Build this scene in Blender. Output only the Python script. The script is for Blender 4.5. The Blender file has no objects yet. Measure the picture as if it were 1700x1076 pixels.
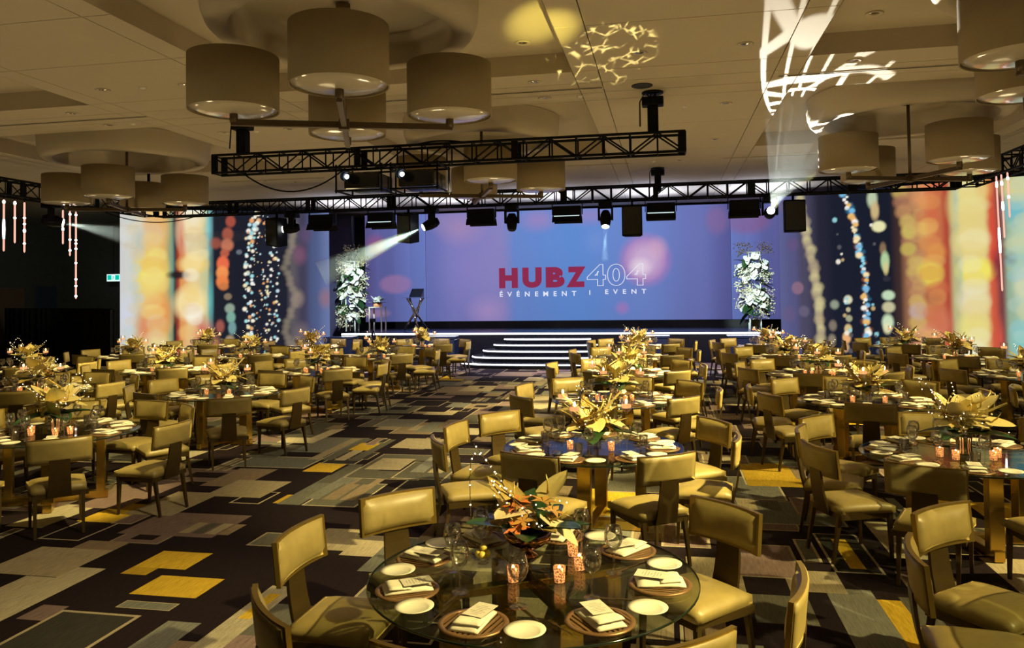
import bpy, bmesh, math, random
from mathutils import Vector, Matrix, Euler
random.seed(11)
scene = bpy.context.scene
COL = scene.collection
PI = math.pi
R = math.radians

# ------------------------------------------------------------------ camera
F_PX = 1300.0
YAW, PITCH, ROLL = math.atan(255 / F_PX), R(1.5), R(0.8)
fw = Vector((-math.sin(YAW) * math.cos(PITCH), math.cos(YAW) * math.cos(PITCH), math.sin(PITCH)))
rt0 = Vector((math.cos(YAW), math.sin(YAW), 0)); up0 = rt0.cross(fw)
rt = rt0 * math.cos(ROLL) - up0 * math.sin(ROLL)
up = up0 * math.cos(ROLL) + rt0 * math.sin(ROLL)
cam_data = bpy.data.cameras.new('camera')
cam_data.sensor_fit = 'HORIZONTAL'; cam_data.sensor_width = 36.0
cam_data.lens = 36.0 * F_PX / 1700.0
cam_data.shift_y = -0.0506
cam_data.clip_end = 200
cam = bpy.data.objects.new('camera', cam_data); COL.objects.link(cam)
cam.matrix_world = Matrix((( rt.x, up.x, -fw.x, 0), (rt.y, up.y, -fw.y, 0), (rt.z, up.z, -fw.z, 2.2), (0, 0, 0, 1)))
scene.camera = cam

# ------------------------------------------------------------------ world, exposure
world = bpy.data.worlds.new('world'); scene.world = world; world.use_nodes = True
world.node_tree.nodes['Background'].inputs[0].default_value = (0.01, 0.008, 0.006, 1)
world.node_tree.nodes['Background'].inputs[1].default_value = 1.0
vs = scene.view_settings
vs.view_transform = 'Standard'; vs.look = 'None'; vs.exposure = 0.0; vs.gamma = 1.0; vs.use_curve_mapping = False
scene.cycles.use_denoising = True
scene.cycles.use_light_tree = True
scene.cycles.sample_clamp_indirect = 3.0
scene.cycles.transparent_max_bounces = 32

WARM = (1.0, 0.80, 0.30)
ROOMWARM = (1.0, 0.76, 0.40)

def lamp(name, kind, loc, energy, color, target=None, size=45, blend=0.5, radius=0.1):
    d = bpy.data.lights.new(name, kind); d.energy = energy; d.color = color
    if kind == 'SPOT':
        d.spot_size = R(size); d.spot_blend = blend
    d.shadow_soft_size = radius
    o = bpy.data.objects.new(name, d); COL.objects.link(o); o.location = loc
    if target is not None:
        o.rotation_euler = (Vector(target) - Vector(loc)).to_track_quat('-Z', 'Y').to_euler()
    return o

# table grid (centre x, centre y); the room's axis is x = -3.65
COLS = {-13.0: ('far left column', (14.0, 17.25, 20.5)),
        -9.8: ('left middle column', (10.75, 14.0, 17.25, 20.5)),
        -6.55: ('left aisle column', (7.45, 10.75, 14.0, 17.25, 20.5)),
        -0.7: ('right aisle column', (4.0, 7.38, 10.6, 14.0, 17.25, 20.5)),
        2.5: ('right middle column', (4.0, 7.4, 10.78, 14.0, 17.25, 20.5)),
        5.7: ('far right column', (10.75, 14.0, 17.25, 20.5))}
# yellow pin spots, one to a table, from the rig above and behind each table
for cx, (_n, ys) in COLS.items():
    for cy in ys:
        e = 470
        if (cx, cy) == (-0.7, 14.0): e = 800
        if (cx, cy) == (-0.7, 4.0): e = 270
        if cx == 2.5: e = 260 if cy < 8 else 330
        if cx > 5: e = 160
        if cx < -6: e = 220
        if cx < -9: e = 190
        if (cx, cy) == (-9.8, 14.0): e = 420
        lamp('pin_spot', 'SPOT', (cx + 3.7, cy - 1.2, 4.5), e * 9.0, WARM, (cx - 0.1, cy + 0.1, 0.65), 33, 0.55, 0.08)
# added upward spots that fill the ceiling with warm light
for (x, y, e) in ((-3.65, 3.0, 190), (2.5, 4.0, 210), (-8.5, 4.0, 210), (-14.0, 6.5, 210), (8.5, 6.5, 210), (-6.55, 7.45, 150), (-0.7, 7.38, 150), (-9.8, 10.75, 170), (2.5, 10.78, 170), (-3.65, 11.0, 170), (7.0, 11.5, 170), (-15.5, 12.5, 190),
                  (-6.55, 14.0, 150), (-0.7, 14.0, 150), (5.7, 15.5, 170), (-11.5, 16.0, 170), (-3.65, 17.5, 150), (2.5, 17.25, 150), (-16.0, 18.5, 170), (-8.0, 19.5, 110), (7.5, 19.5, 130)):
    lamp('ceiling_fill', 'SPOT', (x, y, 1.45), e * 0.40, ROOMWARM, (x, y, 5.0), 150, 0.5, 0.3)
lamp('corner_fill', 'SPOT', (-17.5, 20.5, 4.6), 260, (0.85, 0.9, 0.75), (-25, 29, 2.6), 60, 1.0, 0.3)  # added fill for the dark left corner, no fixture there
# pale amber spots added to brighten the aisle carpet
for (y, e) in ((6.0, 680), (11.0, 1000), (16.5, 1000)):
    lamp('aisle_fill', 'SPOT', (0.2, y - 2.0, 5.1), e, (1.0, 0.82, 0.45), (-4.0, y, 0.0), 52, 0.8, 0.15)
# added unseen warm lamps that fill the tables and the carpet
for (x, y, z, e) in ((-8.5, -2.0, 4.6, 15), (2.5, -2.5, 4.6, 15), (10.5, 3.0, 4.2, 200)):
    lamp('room_fill', 'POINT', (x, y, z), e, ROOMWARM, radius=0.5)
# added blue spots that stand in for screen light on the ceiling
for x in (-10.5, -7, -3.7, -0.4, 2.8):
    lamp('screen_glow_fill', 'SPOT', (x, 25.2, 3.9), 420, (0.62, 0.70, 1.0), (x, 25.0, 5.4), 130, 0.8, 0.3)
for x in (-8.5, -3.7, 1.2):
    lamp('stage_front_fill', 'SPOT', (x, 21.2, 4.4), 1000, (0.70, 0.62, 1.0), (x, 23.0, 0.0), 100, 1.0, 0.3)  # added spots that tint the carpet before the stage purple

# white spots added to brighten the two flower columns
for (x, y, sx) in ((-11.1, 26.6, -9.0), (2.98, 26.4, 1.2)):
    lamp('column_fill', 'SPOT', (sx, 21.0, 4.5), 2600, (0.80, 1.0, 0.93), (x, y, 2.2), 24, 0.5, 0.1)

# ------------------------------------------------------------------ mesh helpers
class MB:
    def __init__(s): s.v = []; s.f = []
    def add(s, vs, fs):
        b = len(s.v); s.v += [tuple(v) for v in vs]; s.f += [tuple(b + i for i in f) for f in fs]; return s
    def box(s, c, d, rot=None):
        hx, hy, hz = d[0] / 2, d[1] / 2, d[2] / 2
        vs = [Vector((x, y, z)) for z in (-hz, hz) for (x, y) in ((-hx, -hy), (hx, -hy), (hx, hy), (-hx, hy))]
        if rot is not None:
            m = Euler(rot).to_matrix(); vs = [m @ v for v in vs]
        vs = [v + Vector(c) for v in vs]
        return s.add(vs, [(3, 2, 1, 0), (4, 5, 6, 7), (0, 1, 5, 4), (1, 2, 6, 5), (2, 3, 7, 6), (3, 0, 4, 7)])
    def bar(s, a, b, w, h=None, w2=None):
        """square bar from a to b (tapering to w2)"""
        a, b = Vector(a), Vector(b); h = h or w; k = (w2 / w) if w2 else 1
        d = (b - a).normalized(); u = d.cross(Vector((0, 0, 1)))
        if u.length < 1e-4: u = Vector((1, 0, 0))
        u.normalize(); v = u.cross(d)
        q = lambda p, t: [p + u * (sx * w / 2 * t) + v * (sy * h / 2 * t) for sx, sy in ((-1, -1), (1, -1), (1, 1), (-1, 1))]
        return s.add(q(a, 1) + q(b, k), [(3, 2, 1, 0), (4, 5, 6, 7), (0, 1, 5, 4), (1, 2, 6, 5), (2, 3, 7, 6), (3, 0, 4, 7)])
    def tube(s, pts, r, seg=6, cap=True):
        pts = [Vector(p) for p in pts]; n = len(pts)
        rr = r if isinstance(r, (list, tuple)) else [r] * n
        vs = []; pu = None
        for i, p in enumerate(pts):
            d = (pts[min(i + 1, n - 1)] - pts[max(i - 1, 0)]).normalized()
            u = d.cross(Vector((0, 0, 1))) if pu is None else (pu - d * pu.dot(d))
            if u.length < 1e-4: u = d.cross(Vector((1, 0, 0)))
            u.normalize(); pu = u; v = d.cross(u)
            vs += [p + (u * math.cos(2 * PI * k / seg) + v * math.sin(2 * PI * k / seg)) * rr[i] for k in range(seg)]
        fs = [(i * seg + k, i * seg + (k + 1) % seg, (i + 1) * seg + (k + 1) % seg, (i + 1) * seg + k) for i in range(n - 1) for k in range(seg)]
        if cap: fs += [tuple(range(seg))[::-1], tuple((n - 1) * seg + k for k in range(seg))]
        return s.add(vs, fs)
    def lathe(s, prof, seg=16, c=(0, 0, 0)):
        n = len(prof)
        vs = [(c[0] + r * math.cos(2 * PI * k / seg), c[1] + r * math.sin(2 * PI * k / seg), c[2] + z) for r, z in prof for k in range(seg)]
        fs = [(i * seg + k, i * seg + (k + 1) % seg, (i + 1) * seg + (k + 1) % seg, (i + 1) * seg + k) for i in range(n - 1) for k in range(seg)]
        if prof[0][0] > 1e-5: pass
        return s.add(vs, fs)
    def disc(s, r, z, seg=32, c=(0, 0), flip=False):
        vs = [(c[0] + r * math.cos(2 * PI * k / seg), c[1] + r * math.sin(2 * PI * k / seg), z) for k in range(seg)]
        t = tuple(range(seg)); return s.add(vs, [t[::-1] if flip else t])
    def blob(s, c, r, seg=6, rings=4, sc=(1, 1, 1)):
        vs = [(c[0], c[1], c[2] - r * sc[2])]
        for i in range(1, rings):
            a = -PI / 2 + PI * i / rings
            vs += [(c[0] + r * sc[0] * math.cos(a) * math.cos(2 * PI * k / seg), c[1] + r * sc[1] * math.cos(a) * math.sin(2 * PI * k / seg), c[2] + r * sc[2] * math.sin(a)) for k in range(seg)]
        vs.append((c[0], c[1], c[2] + r * sc[2])); L = len(vs) - 1
        fs = [(0, 1 + (k + 1) % seg, 1 + k) for k in range(seg)]
        for i in range(rings - 2):
            b = 1 + i * seg
            fs += [(b + k, b + (k + 1) % seg, b + seg + (k + 1) % seg, b + seg + k) for k in range(seg)]
        b = 1 + (rings - 2) * seg
        fs += [(b + k, b + (k + 1) % seg, L) for k in range(seg)]
        return s.add(vs, fs)
    def grid(s, fn, nu, nv, closed=False):
        vs = [fn(i / nu, j / nv) for j in range(nv + 1) for i in range(nu + 1)]
        fs = [(j * (nu + 1) + i, j * (nu + 1) + i + 1, (j + 1) * (nu + 1) + i + 1, (j + 1) * (nu + 1) + i) for j in range(nv) for i in range(nu)]
        return s.add(vs, fs)
    def prism(s, poly, z0, z1):
        n = len(poly)
        vs = [(x, y, z0) for x, y in poly] + [(x, y, z1) for x, y in poly]
        return s.add(vs, [tuple(range(n))[::-1], tuple(range(n, 2 * n))] + [(i, (i + 1) % n, n + (i + 1) % n, n + i) for i in range(n)])
    def mesh(s, name, mat, smooth=False, bevel=0, bseg=2):
        m = bpy.data.meshes.new(name); m.from_pydata(s.v, [], s.f)
        if bevel:
            bm = bmesh.new(); bm.from_mesh(m)
            bmesh.ops.bevel(bm, geom=list(bm.edges), offset=bevel, segments=bseg, affect='EDGES', profile=0.5)
            bm.to_mesh(m); bm.free()
        if smooth: m.polygons.foreach_set('use_smooth', [True] * len(m.polygons))
        m.materials.append(mat); m.update(); return m

def obj(name, data, parent=None, loc=(0, 0, 0), rot=(0, 0, 0), sc=(1, 1, 1)):
    o = bpy.data.objects.new(name, data); COL.objects.link(o)
    o.parent = parent; o.location = loc; o.rotation_euler = rot
    o.scale = (sc, sc, sc) if isinstance(sc, (int, float)) else sc
    return o
def tag(o, label, cat, group=None, kind=None):
    o['label'] = label
    o['category'] = cat
    if group: o['group'] = group
    if kind: o['kind'] = kind
    return o
def empty(name, loc=(0, 0, 0), rz=0, label=None, cat=None, group=None):
    o = bpy.data.objects.new(name, None); COL.objects.link(o); o.location = loc; o.rotation_euler = (0, 0, rz)
    o.empty_display_size = 0.1
    if label: tag(o, label, cat, group)
    return o
def struct(name, mesh, loc=(0, 0, 0), rot=(0, 0, 0)):
    o = obj(name, mesh, None, loc, rot); o['kind'] = 'structure'; return o
def build(spec, parent):
    """spec: list of (name, mesh, loc, rot, scale, children)"""
    for (n, m, l, r, s, ch) in spec:
        o = obj(n, m, parent, l, r, s)
        if n in ('light_bulbs', 'filler_blossom'): o['kind'] = 'stuff'
        if ch: build(ch, o)
def P(n, m, l=(0, 0, 0), r=(0, 0, 0), s=1, ch=None): return (n, m, l, r, s, ch)

# ------------------------------------------------------------------ materials
def nt(name):
    m = bpy.data.materials.new(name); m.use_nodes = True; t = m.node_tree
    return m, t, t.nodes, t.links
def mat(name, col, rough=0.5, metal=0.0, var=0.12, scale=30.0, sheen=0.0, bump=0.0, spec=0.5, stretch=(1, 1, 1), sub=0.0):
    m, t, N, L = nt(name); b = N['Principled BSDF']
    tc = N.new('ShaderNodeTexCoord'); mp = N.new('ShaderNodeMapping'); mp.inputs['Scale'].default_value = stretch
    no = N.new('ShaderNodeTexNoise'); no.inputs['Scale'].default_value = scale; no.inputs['Detail'].default_value = 3
    rp = N.new('ShaderNodeMix'); rp.data_type = 'RGBA'
    rp.inputs[6].default_value = (*[c * (1 - var) for c in col], 1); rp.inputs[7].default_value = (*[min(1, c * (1 + var)) for c in col], 1)
    L.new(tc.outputs['Object'], mp.inputs[0]); L.new(mp.outputs[0], no.inputs['Vector']); L.new(no.outputs['Fac'], rp.inputs[0]); L.new(rp.outputs[2], b.inputs['Base Color'])
    b.inputs['Roughness'].default_value = rough; b.inputs['Metallic'].default_value = metal
    b.inputs['Specular IOR Level'].default_value = spec
    if sheen:
        b.inputs['Sheen Weight'].default_value = sheen; b.inputs['Sheen Roughness'].default_value = 0.35
        b.inputs['Sheen Tint'].default_value = (*[min(1, c * 2.2) for c in col], 1)
    if bump:
        bp = N.new('ShaderNodeBump'); bp.inputs['Strength'].default_value = bump; bp.inputs['Distance'].default_value = 0.004
        L.new(no.outputs['Fac'], bp.inputs['Height']); L.new(bp.outputs[0], b.inputs['Normal'])
    return m
def emit(name, col, strength, sample=False):
    m, t, N, L = nt(name); N.remove(N['Principled BSDF'])
    e = N.new('ShaderNodeEmission'); e.inputs[0].default_value = (*col, 1); e.inputs[1].default_value = strength
    L.new(e.outputs[0], N['Material Output'].inputs[0])
    m.cycles.emission_sampling = 'AUTO' if sample else 'NONE'
    return m
def glass(name, tint=(0.93, 0.95, 0.93), rough=0.02, boost=1.0, base=0.03, gcol=(1, 1, 1)):
    m, t, N, L = nt(name); N.remove(N['Principled BSDF'])
    lw = N.new('ShaderNodeLayerWeight'); lw.inputs[0].default_value = 0.25
    ma = N.new('ShaderNodeMath'); ma.operation = 'MULTIPLY_ADD'; ma.inputs[1].default_value = boost; ma.inputs[2].default_value = base; ma.use_clamp = True
    tr = N.new('ShaderNodeBsdfTransparent'); tr.inputs[0].default_value = (*tint, 1)
    gl = N.new('ShaderNodeBsdfGlossy'); gl.inputs[0].default_value = (*gcol, 1); gl.inputs[1].default_value = rough
    mx = N.new('ShaderNodeMixShader')
    L.new(lw.outputs['Fresnel'], ma.inputs[0]); L.new(ma.outputs[0], mx.inputs[0]); L.new(tr.outputs[0], mx.inputs[1]); L.new(gl.outputs[0], mx.inputs[2])
    L.new(mx.outputs[0], N['Material Output'].inputs[0])
    return m
def attr_emit(name, strength=1.0):
    m, t, N, L = nt(name); N.remove(N['Principled BSDF'])
    a = N.new('ShaderNodeAttribute'); a.attribute_name = 'Col'
    e = N.new('ShaderNodeEmission'); e.inputs[1].default_value = strength
    L.new(a.outputs['Color'], e.inputs[0]); L.new(e.outputs[0], N['Material Output'].inputs[0])
    return m
def srgb(r, g, b):
    f = lambda c: (c / 255 / 12.92) if c / 255 <= 0.04045 else ((c / 255 + 0.055) / 1.055) ** 2.4
    return (f(r), f(g), f(b))

M = {}
M['velvet'] = mat('gold_velvet', (0.29, 0.222, 0.078), 0.40, 0.0, 0.25, 14, sheen=0.5, bump=0.05)
M['rim'] = mat('gold_rim', (0.42, 0.29, 0.07), 0.30, 0.85, 0.10, 20)
M['frame'] = mat('bronze_frame', (0.085, 0.055, 0.018), 0.36, 0.6, 0.10, 20)
M['gold'] = mat('brushed_gold', (0.62, 0.42, 0.10), 0.25, 1.0, 0.08, 25, stretch=(1, 1, 12))
M['ceil'] = mat('ceiling_paint', (0.50, 0.43, 0.31), 0.85, 0, 0.04, 2.0)
M['ring'] = mat('ring_paint', (0.52, 0.45, 0.33), 0.8, 0, 0.03, 2.0)
M['black'] = mat('black_metal', (0.004, 0.004, 0.005), 0.6, 0.0, 0.2, 15, spec=0.12)
M['black_gloss'] = mat('black_gloss', (0.010, 0.011, 0.014), 0.18, 0.0, 0.2, 8)
M['drape'] = mat('black_drape', (0.006, 0.006, 0.006), 0.95, 0, 0.3, 6, stretch=(8, 8, 0.5))
M['wall'] = mat('dark_wall', (0.085, 0.082, 0.072), 0.9, 0, 0.15, 3)
M['shade'] = mat('shade_fabric', (0.29, 0.225, 0.125), 0.8, 0, 0.05, 60, stretch=(1, 1, 0.15))
M['arm'] = mat('chandelier_brass', (0.13, 0.09, 0.05), 0.45, 0.5, 0.1, 10)
M['white'] = mat('white_china', (0.78, 0.74, 0.62), 0.2, 0, 0.02, 10)
M['napkin'] = mat('cream_napkin', (0.74, 0.70, 0.58), 0.9, 0, 0.08, 40, bump=0.2)
M['card'] = mat('menu_card', (0.62, 0.58, 0.50), 0.7, 0, 0.05, 15)
M['ink'] = mat('menu_print', (0.28, 0.24, 0.20), 0.8, 0, 0.1, 15)
M['charger'] = mat('copper_charger', (0.23, 0.125, 0.055), 0.38, 0.4, 0.15, 12)
M['steel'] = mat('cutlery_gold', (0.60, 0.45, 0.22), 0.2, 1.0, 0.05, 20)
M['glass'] = glass('drinking_glass', (0.99, 0.99, 0.985), 0.05, 0.6, 0.14)
M['candleglass'] = glass('candle_glass', (0.99, 0.99, 0.985), 0.03, 0.22, 0.03)
M['tglass'] = glass('table_glass', (0.74, 0.77, 0.72), 0.015, 0.25, 0.03)
M['edge'] = mat('glass_edge', (0.012, 0.02, 0.014), 0.1, 0, 0.1, 10)
M['chrome'] = mat('mirror_vase', (0.75, 0.72, 0.66), 0.08, 1.0, 0.03, 8)
M['rosegold'] = mat('rose_gold_bowl', (0.55, 0.30, 0.15), 0.10, 1.0, 0.06, 8)
M['spathe'] = mat('gold_anthurium', (0.66, 0.55, 0.22), 0.30, 0.15, 0.12, 8)
M['spathe2'] = mat('cream_anthurium', (0.72, 0.60, 0.36), 0.32, 0.05, 0.12, 8)
M['goldleaf'] = mat('gold_leaf', (0.55, 0.40, 0.12), 0.3, 0.35, 0.2, 9)
M['leaf'] = mat('green_leaf', (0.018, 0.055, 0.018), 0.3, 0, 0.3, 8)
M['orange'] = mat('orange_petal', (0.75, 0.20, 0.06), 0.6, 0, 0.2, 9)
M['bronzepetal'] = mat('bronze_orchid', (0.45, 0.24, 0.06), 0.45, 0.1, 0.2, 9)
M['twig'] = mat('gold_twig', (0.50, 0.34, 0.08), 0.35, 0.4, 0.15, 9)
M['darktwig'] = mat('dark_twig', (0.05, 0.03, 0.015), 0.6, 0, 0.15, 9)
M['breath'] = mat('baby_breath', (0.75, 0.70, 0.50), 0.6, 0, 0.1, 9)
M['whiteflower'] = mat('white_flower', (0.82, 0.88, 0.84), 0.35, 0, 0.05, 8)
M['fairy'] = emit('fairy_bulb', (1.0, 0.86, 0.55), 4.0)
M['flame'] = emit('candle_flame', (1.0, 0.70, 0.28), 7.0)
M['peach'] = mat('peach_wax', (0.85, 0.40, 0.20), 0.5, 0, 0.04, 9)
M['peachglow'] = emit('emissive_peach_wax', (1.0, 0.40, 0.15), 1.5)  # the flame's glow in the wax is put in as emission
M['votive'] = None
M['fruit'] = mat('yellow_fruit', (0.72, 0.58, 0.10), 0.4, 0, 0.12, 20)
M['lens'] = emit('lamp_lens', (0.95, 1.0, 0.97), 14.0)
M['projlens'] = emit('projector_lens', (0.75, 0.88, 1.0), 6.0)
M['strip'] = emit('led_strip', (0.93, 0.95, 1.0), 3.2, True)
M['dimstrip'] = emit('dim_led', (0.75, 0.95, 0.95), 0.9)
M['stagetop'] = mat('stage_floor', (0.010, 0.012, 0.018), 0.22, 0, 0.2, 4)
M['stageskirt'] = mat('stage_skirt', (0.006, 0.007, 0.011), 0.5, 0, 0.2, 4)
M['acrylic'] = glass('acrylic', (0.90, 0.94, 0.95), 0.03, 0.9, 0.06)
M['casebox'] = mat('blue_case', (0.035, 0.055, 0.10), 0.15, 0.0, 0.15, 4)
M['tube'] = emit('meteor_tube', (1.0, 0.52, 0.40), 1.1)
M['tubehot'] = emit('meteor_spark', (1.0, 0.93, 0.86), 6.0)
M['dark_slot'] = mat('dark_slot', (0.02, 0.018, 0.014), 0.8, 0, 0.1, 5)
M['lampglass'] = mat('downlight_reflector', (0.55, 0.50, 0.42), 0.15, 1.0, 0.1, 20)
M['doorwood'] = mat('door_wood', (0.16, 0.10, 0.055), 0.6, 0, 0.1, 4)
M['doorblue'] = mat('door_grey', (0.045, 0.055, 0.085), 0.6, 0, 0.1, 4)
M['exitg'] = emit('exit_green', (0.0, 0.55, 0.42), 1.0)
M['exitw'] = emit('exit_white', (0.75, 1.0, 0.95), 1.0)
M['grille'] = mat('speaker_grille', (0.012, 0.012, 0.013), 0.7, 0, 0.5, 400)

# mercury glass: gold flecks, flame light through it put in as emission
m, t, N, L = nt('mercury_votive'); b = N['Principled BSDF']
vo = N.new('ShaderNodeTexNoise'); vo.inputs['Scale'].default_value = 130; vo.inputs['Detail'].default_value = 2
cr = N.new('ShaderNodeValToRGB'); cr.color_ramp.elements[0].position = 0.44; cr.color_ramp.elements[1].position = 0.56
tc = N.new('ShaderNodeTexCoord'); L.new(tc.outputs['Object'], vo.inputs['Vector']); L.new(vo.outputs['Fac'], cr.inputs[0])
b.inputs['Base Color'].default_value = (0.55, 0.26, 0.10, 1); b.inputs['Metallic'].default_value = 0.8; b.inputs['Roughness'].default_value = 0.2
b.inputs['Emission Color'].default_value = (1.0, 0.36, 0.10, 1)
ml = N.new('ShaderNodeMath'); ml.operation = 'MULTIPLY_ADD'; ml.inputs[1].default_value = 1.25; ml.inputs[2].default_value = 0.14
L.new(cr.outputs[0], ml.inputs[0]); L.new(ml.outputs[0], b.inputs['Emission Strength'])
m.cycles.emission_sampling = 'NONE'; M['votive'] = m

# carpet: colour from the woven pattern, fine streaks from noise
m, t, N, L = nt('carpet'); b = N['Principled BSDF']
a = N.new('ShaderNodeAttribute'); a.attribute_name = 'Col'
tc = N.new('ShaderNodeTexCoord'); mp = N.new('ShaderNodeMapping'); mp.inputs['Scale'].default_value = (90, 7, 1)
n1 = N.new('ShaderNodeTexNoise'); n1.inputs['Scale'].default_value = 1.0; n1.inputs['Detail'].default_value = 4
n2 = N.new('ShaderNodeTexNoise'); n2.inputs['Scale'].default_value = 220.0
ad = N.new('ShaderNodeMath'); ad.operation = 'ADD'
mr = N.new('ShaderNodeMapRange'); mr.inputs[1].default_value = 0.6; mr.inputs[2].default_value = 1.4; mr.inputs[3].default_value = 0.45; mr.inputs[4].default_value = 1.15
mu = N.new('ShaderNodeVectorMath'); mu.operation = 'SCALE'
L.new(tc.outputs['Object'], mp.inputs[0]); L.new(mp.outputs[0], n1.inputs['Vector']); L.new(tc.outputs['Object'], n2.inputs['Vector'])
L.new(n1.outputs['Fac'], ad.inputs[0]); L.new(n2.outputs['Fac'], ad.inputs[1]); L.new(ad.outputs[0], mr.inputs[0])
L.new(a.outputs['Color'], mu.inputs[0]); L.new(mr.outputs[0], mu.inputs['Scale']); L.new(mu.outputs[0], b.inputs['Base Color'])
b.inputs['Roughness'].default_value = 0.95; b.inputs['Specular IOR Level'].default_value = 0.1
M['carpet'] = m

def set_col(mesh, cols, domain='POINT'):
    at = mesh.color_attributes.new('Col', 'FLOAT_COLOR', domain)
    flat = []
    for c in cols: flat += [c[0], c[1], c[2], 1.0]
    at.data.foreach_set('color', flat)

# ------------------------------------------------------------------ room shell
X0, X1, Y0, Y1, ZC = -26.0, 13.0, -6.0, 30.0, 5.35
BASE = (0.019, 0.0115, 0.0145)
fm = MB().box(((X0 + X1) / 2, (Y0 + Y1) / 2, -0.104), (X1 - X0, Y1 - Y0, 0.2)).mesh('floor', M['carpet'])
set_col(fm, [BASE] * len(fm.vertices))
floor = struct('floor', fm)
# carpet pattern: overlapping rectangles, each in the lowest free layer
rects = []   # x0,x1,y0,y1,col
BEI, TAN, GRY, MAU, YEL, CRM, GBL, DRK = (0.44, 0.37, 0.25), (0.29, 0.22, 0.15), (0.135, 0.128, 0.105), (0.26, 0.18, 0.17), (0.66, 0.43, 0.04), (0.56, 0.49, 0.34), (0.20, 0.20, 0.175), (0.042, 0.038, 0.034)
def rect(x0, x1, y0, y1, c): rects.append((x0, x1, y0, y1, c))
def outlined(x0, x1, y0, y1, edge, fill, w=0.022):
    rect(x0, x1, y0, y1, edge); rect(x0 + w, x1 - w, y0 + w, y1 - w, fill)
rc = random.Random(5)
def rnd_rect(cx, cy):
    k = rc.random()
    if rc.random() < 0.72: w, d = rc.uniform(0.25, 0.75), rc.uniform(0.25, 0.95)
    else: w, d = rc.uniform(0.5, 1.1), rc.uniform(0.6, 1.6)
    if rc.random() < 0.25: w *= 0.45
    x0, x1, y0, y1 = cx - w / 2, cx + w / 2, cy - d / 2, cy + d / 2
    if k < 0.20: rect(x0, x1, y0, y1, rc.choice((BEI, CRM, TAN)))
    elif k < 0.32: rect(x0, x1, y0, y1, rc.choice((GRY, MAU, GBL)))
    elif k < 0.36: rect(x0, x1, y0, y1, YEL if rc.random() < 0.6 else TAN)
    elif k < 0.70: outlined(x0, x1, y0, y1, rc.choice((BEI, CRM)), rc.choice((GRY, DRK, MAU, BASE, BASE, GBL)))
    elif k < 0.86:
        outlined(x0, x1, y0, y1, BEI, rc.choice((GRY, MAU, TAN)))
        if w > 0.3 and d > 0.3: rect(x0 + w * 0.3, x1 - w * 0.25, y0 + d * 0.3, y1 - d * 0.28, rc.choice((BEI, BASE, CRM)))
    else:
        n = rc.randint(2, 4)
        for i in range(n):
            a0 = x0 + w * i / n; rect(a0, a0 + w / n * 0.8, y0, y1, rc.choice((BEI, GRY, TAN, GBL)))
yy = Y0 + 0.5
while yy < 29:
    xx = -22.0
    while xx < 12.5:
        px, py = xx + rc.uniform(-0.35, 0.35), yy + rc.uniform(-0.4, 0.4)
        if not (-5.7 < px < -2.9 and 4.0 < py < 6.35) and not (0.2 < px < 2.2 and 4.4 < py < 7.4) and not (-11 < px < 3.3 and py > 25): rnd_rect(px, py)
        xx += 0.60
    yy += 0.74
for r_ in ((-4.33, -3.86, 5.76, 6.16, YEL), (-4.33, -4.10, 5.60, 5.76, YEL), (-3.97, -3.42, 5.23, 5.62, YEL), (-5.50, -4.78, 5.45, 6.10, BEI), (-5.2, -4.78, 6.10, 6.32, TAN),
           (-5.05, -4.52, 4.60, 5.44, CRM), (-4.78, -4.52, 5.44, 5.68, CRM), (-3.37, -3.12, 4.40, 4.84, GBL), (-2.98, -2.77, 4.3, 5.55, CRM), (-2.92, -2.83, 4.95, 5.4, YEL)):
    rect(*r_)
outlined(-3.90, -3.47, 4.99, 5.12, BEI, GBL, 0.012); outlined(-4.24, -3.61, 4.25, 4.89, BEI, DRK, 0.03)
rect(-4.45, -4.24, 4.70, 4.95, MAU); rect(1.10, 1.42, 5.1, 6.15, GBL); rect(1.42, 1.58, 5.1, 5.98, YEL); rect(1.58, 1.75, 5.1, 6.05, GRY); rect(1.38, 1.52, 6.6, 7.35, YEL)
outlined(1.25, 1.62, 6.5, 7.5, CRM, DRK); rect(1.38, 1.5, 6.6, 7.35, YEL); rect(0.85, 1.25, 6.05, 6.5, BEI); outlined(0.5, 1.0, 6.3, 7.1, BEI, MAU); outlined(1.05, 1.2, 6.7, 7.3, BEI, GBL); rect(0.55, 0.95, 5.45, 5.95, GRY); rect(0.35, 0.55, 4.5, 5.1, GBL); outlined(1.7, 2.1, 6.0, 6.6, BEI, MAU)
pm = MB(); pcols = []; cells = {}
for i, (a0, a1, b0, b1, c) in enumerate(rects):
    a0, a1, b0, b1 = max(a0, X0), min(a1, X1), max(b0, Y0), min(b1, Y1 - 0.5)
    lay = 0
    keys = [(kx, ky) for kx in range(int(a0) - 1, int(a1) + 1) for ky in range(int(b0) - 1, int(b1) + 1)]
    for k in keys:
        for (q0, q1, w0, w1, ql) in cells.get(k, ()):
            if q0 < a1 and q1 > a0 and w0 < b1 and w1 > b0: lay = max(lay, ql + 1)
    for k in keys: cells.setdefault(k, []).append((a0, a1, b0, b1, lay))
    z = -0.0038 + 0.0002 * lay
    pm.add([(a0, b0, z), (a1, b0, z), (a1, b1, z), (a0, b1, z)], [(0, 1, 2, 3)]); j = rc.uniform(0.8, 1.15)
    pcols += [(c[0] * j, c[1] * j, c[2] * j)] * 4
pmesh = pm.mesh('carpet_pattern', M['carpet']); set_col(pmesh, pcols)
cp = obj('carpet_pattern', pmesh, floor); cp['kind'] = 'stuff'

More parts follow.
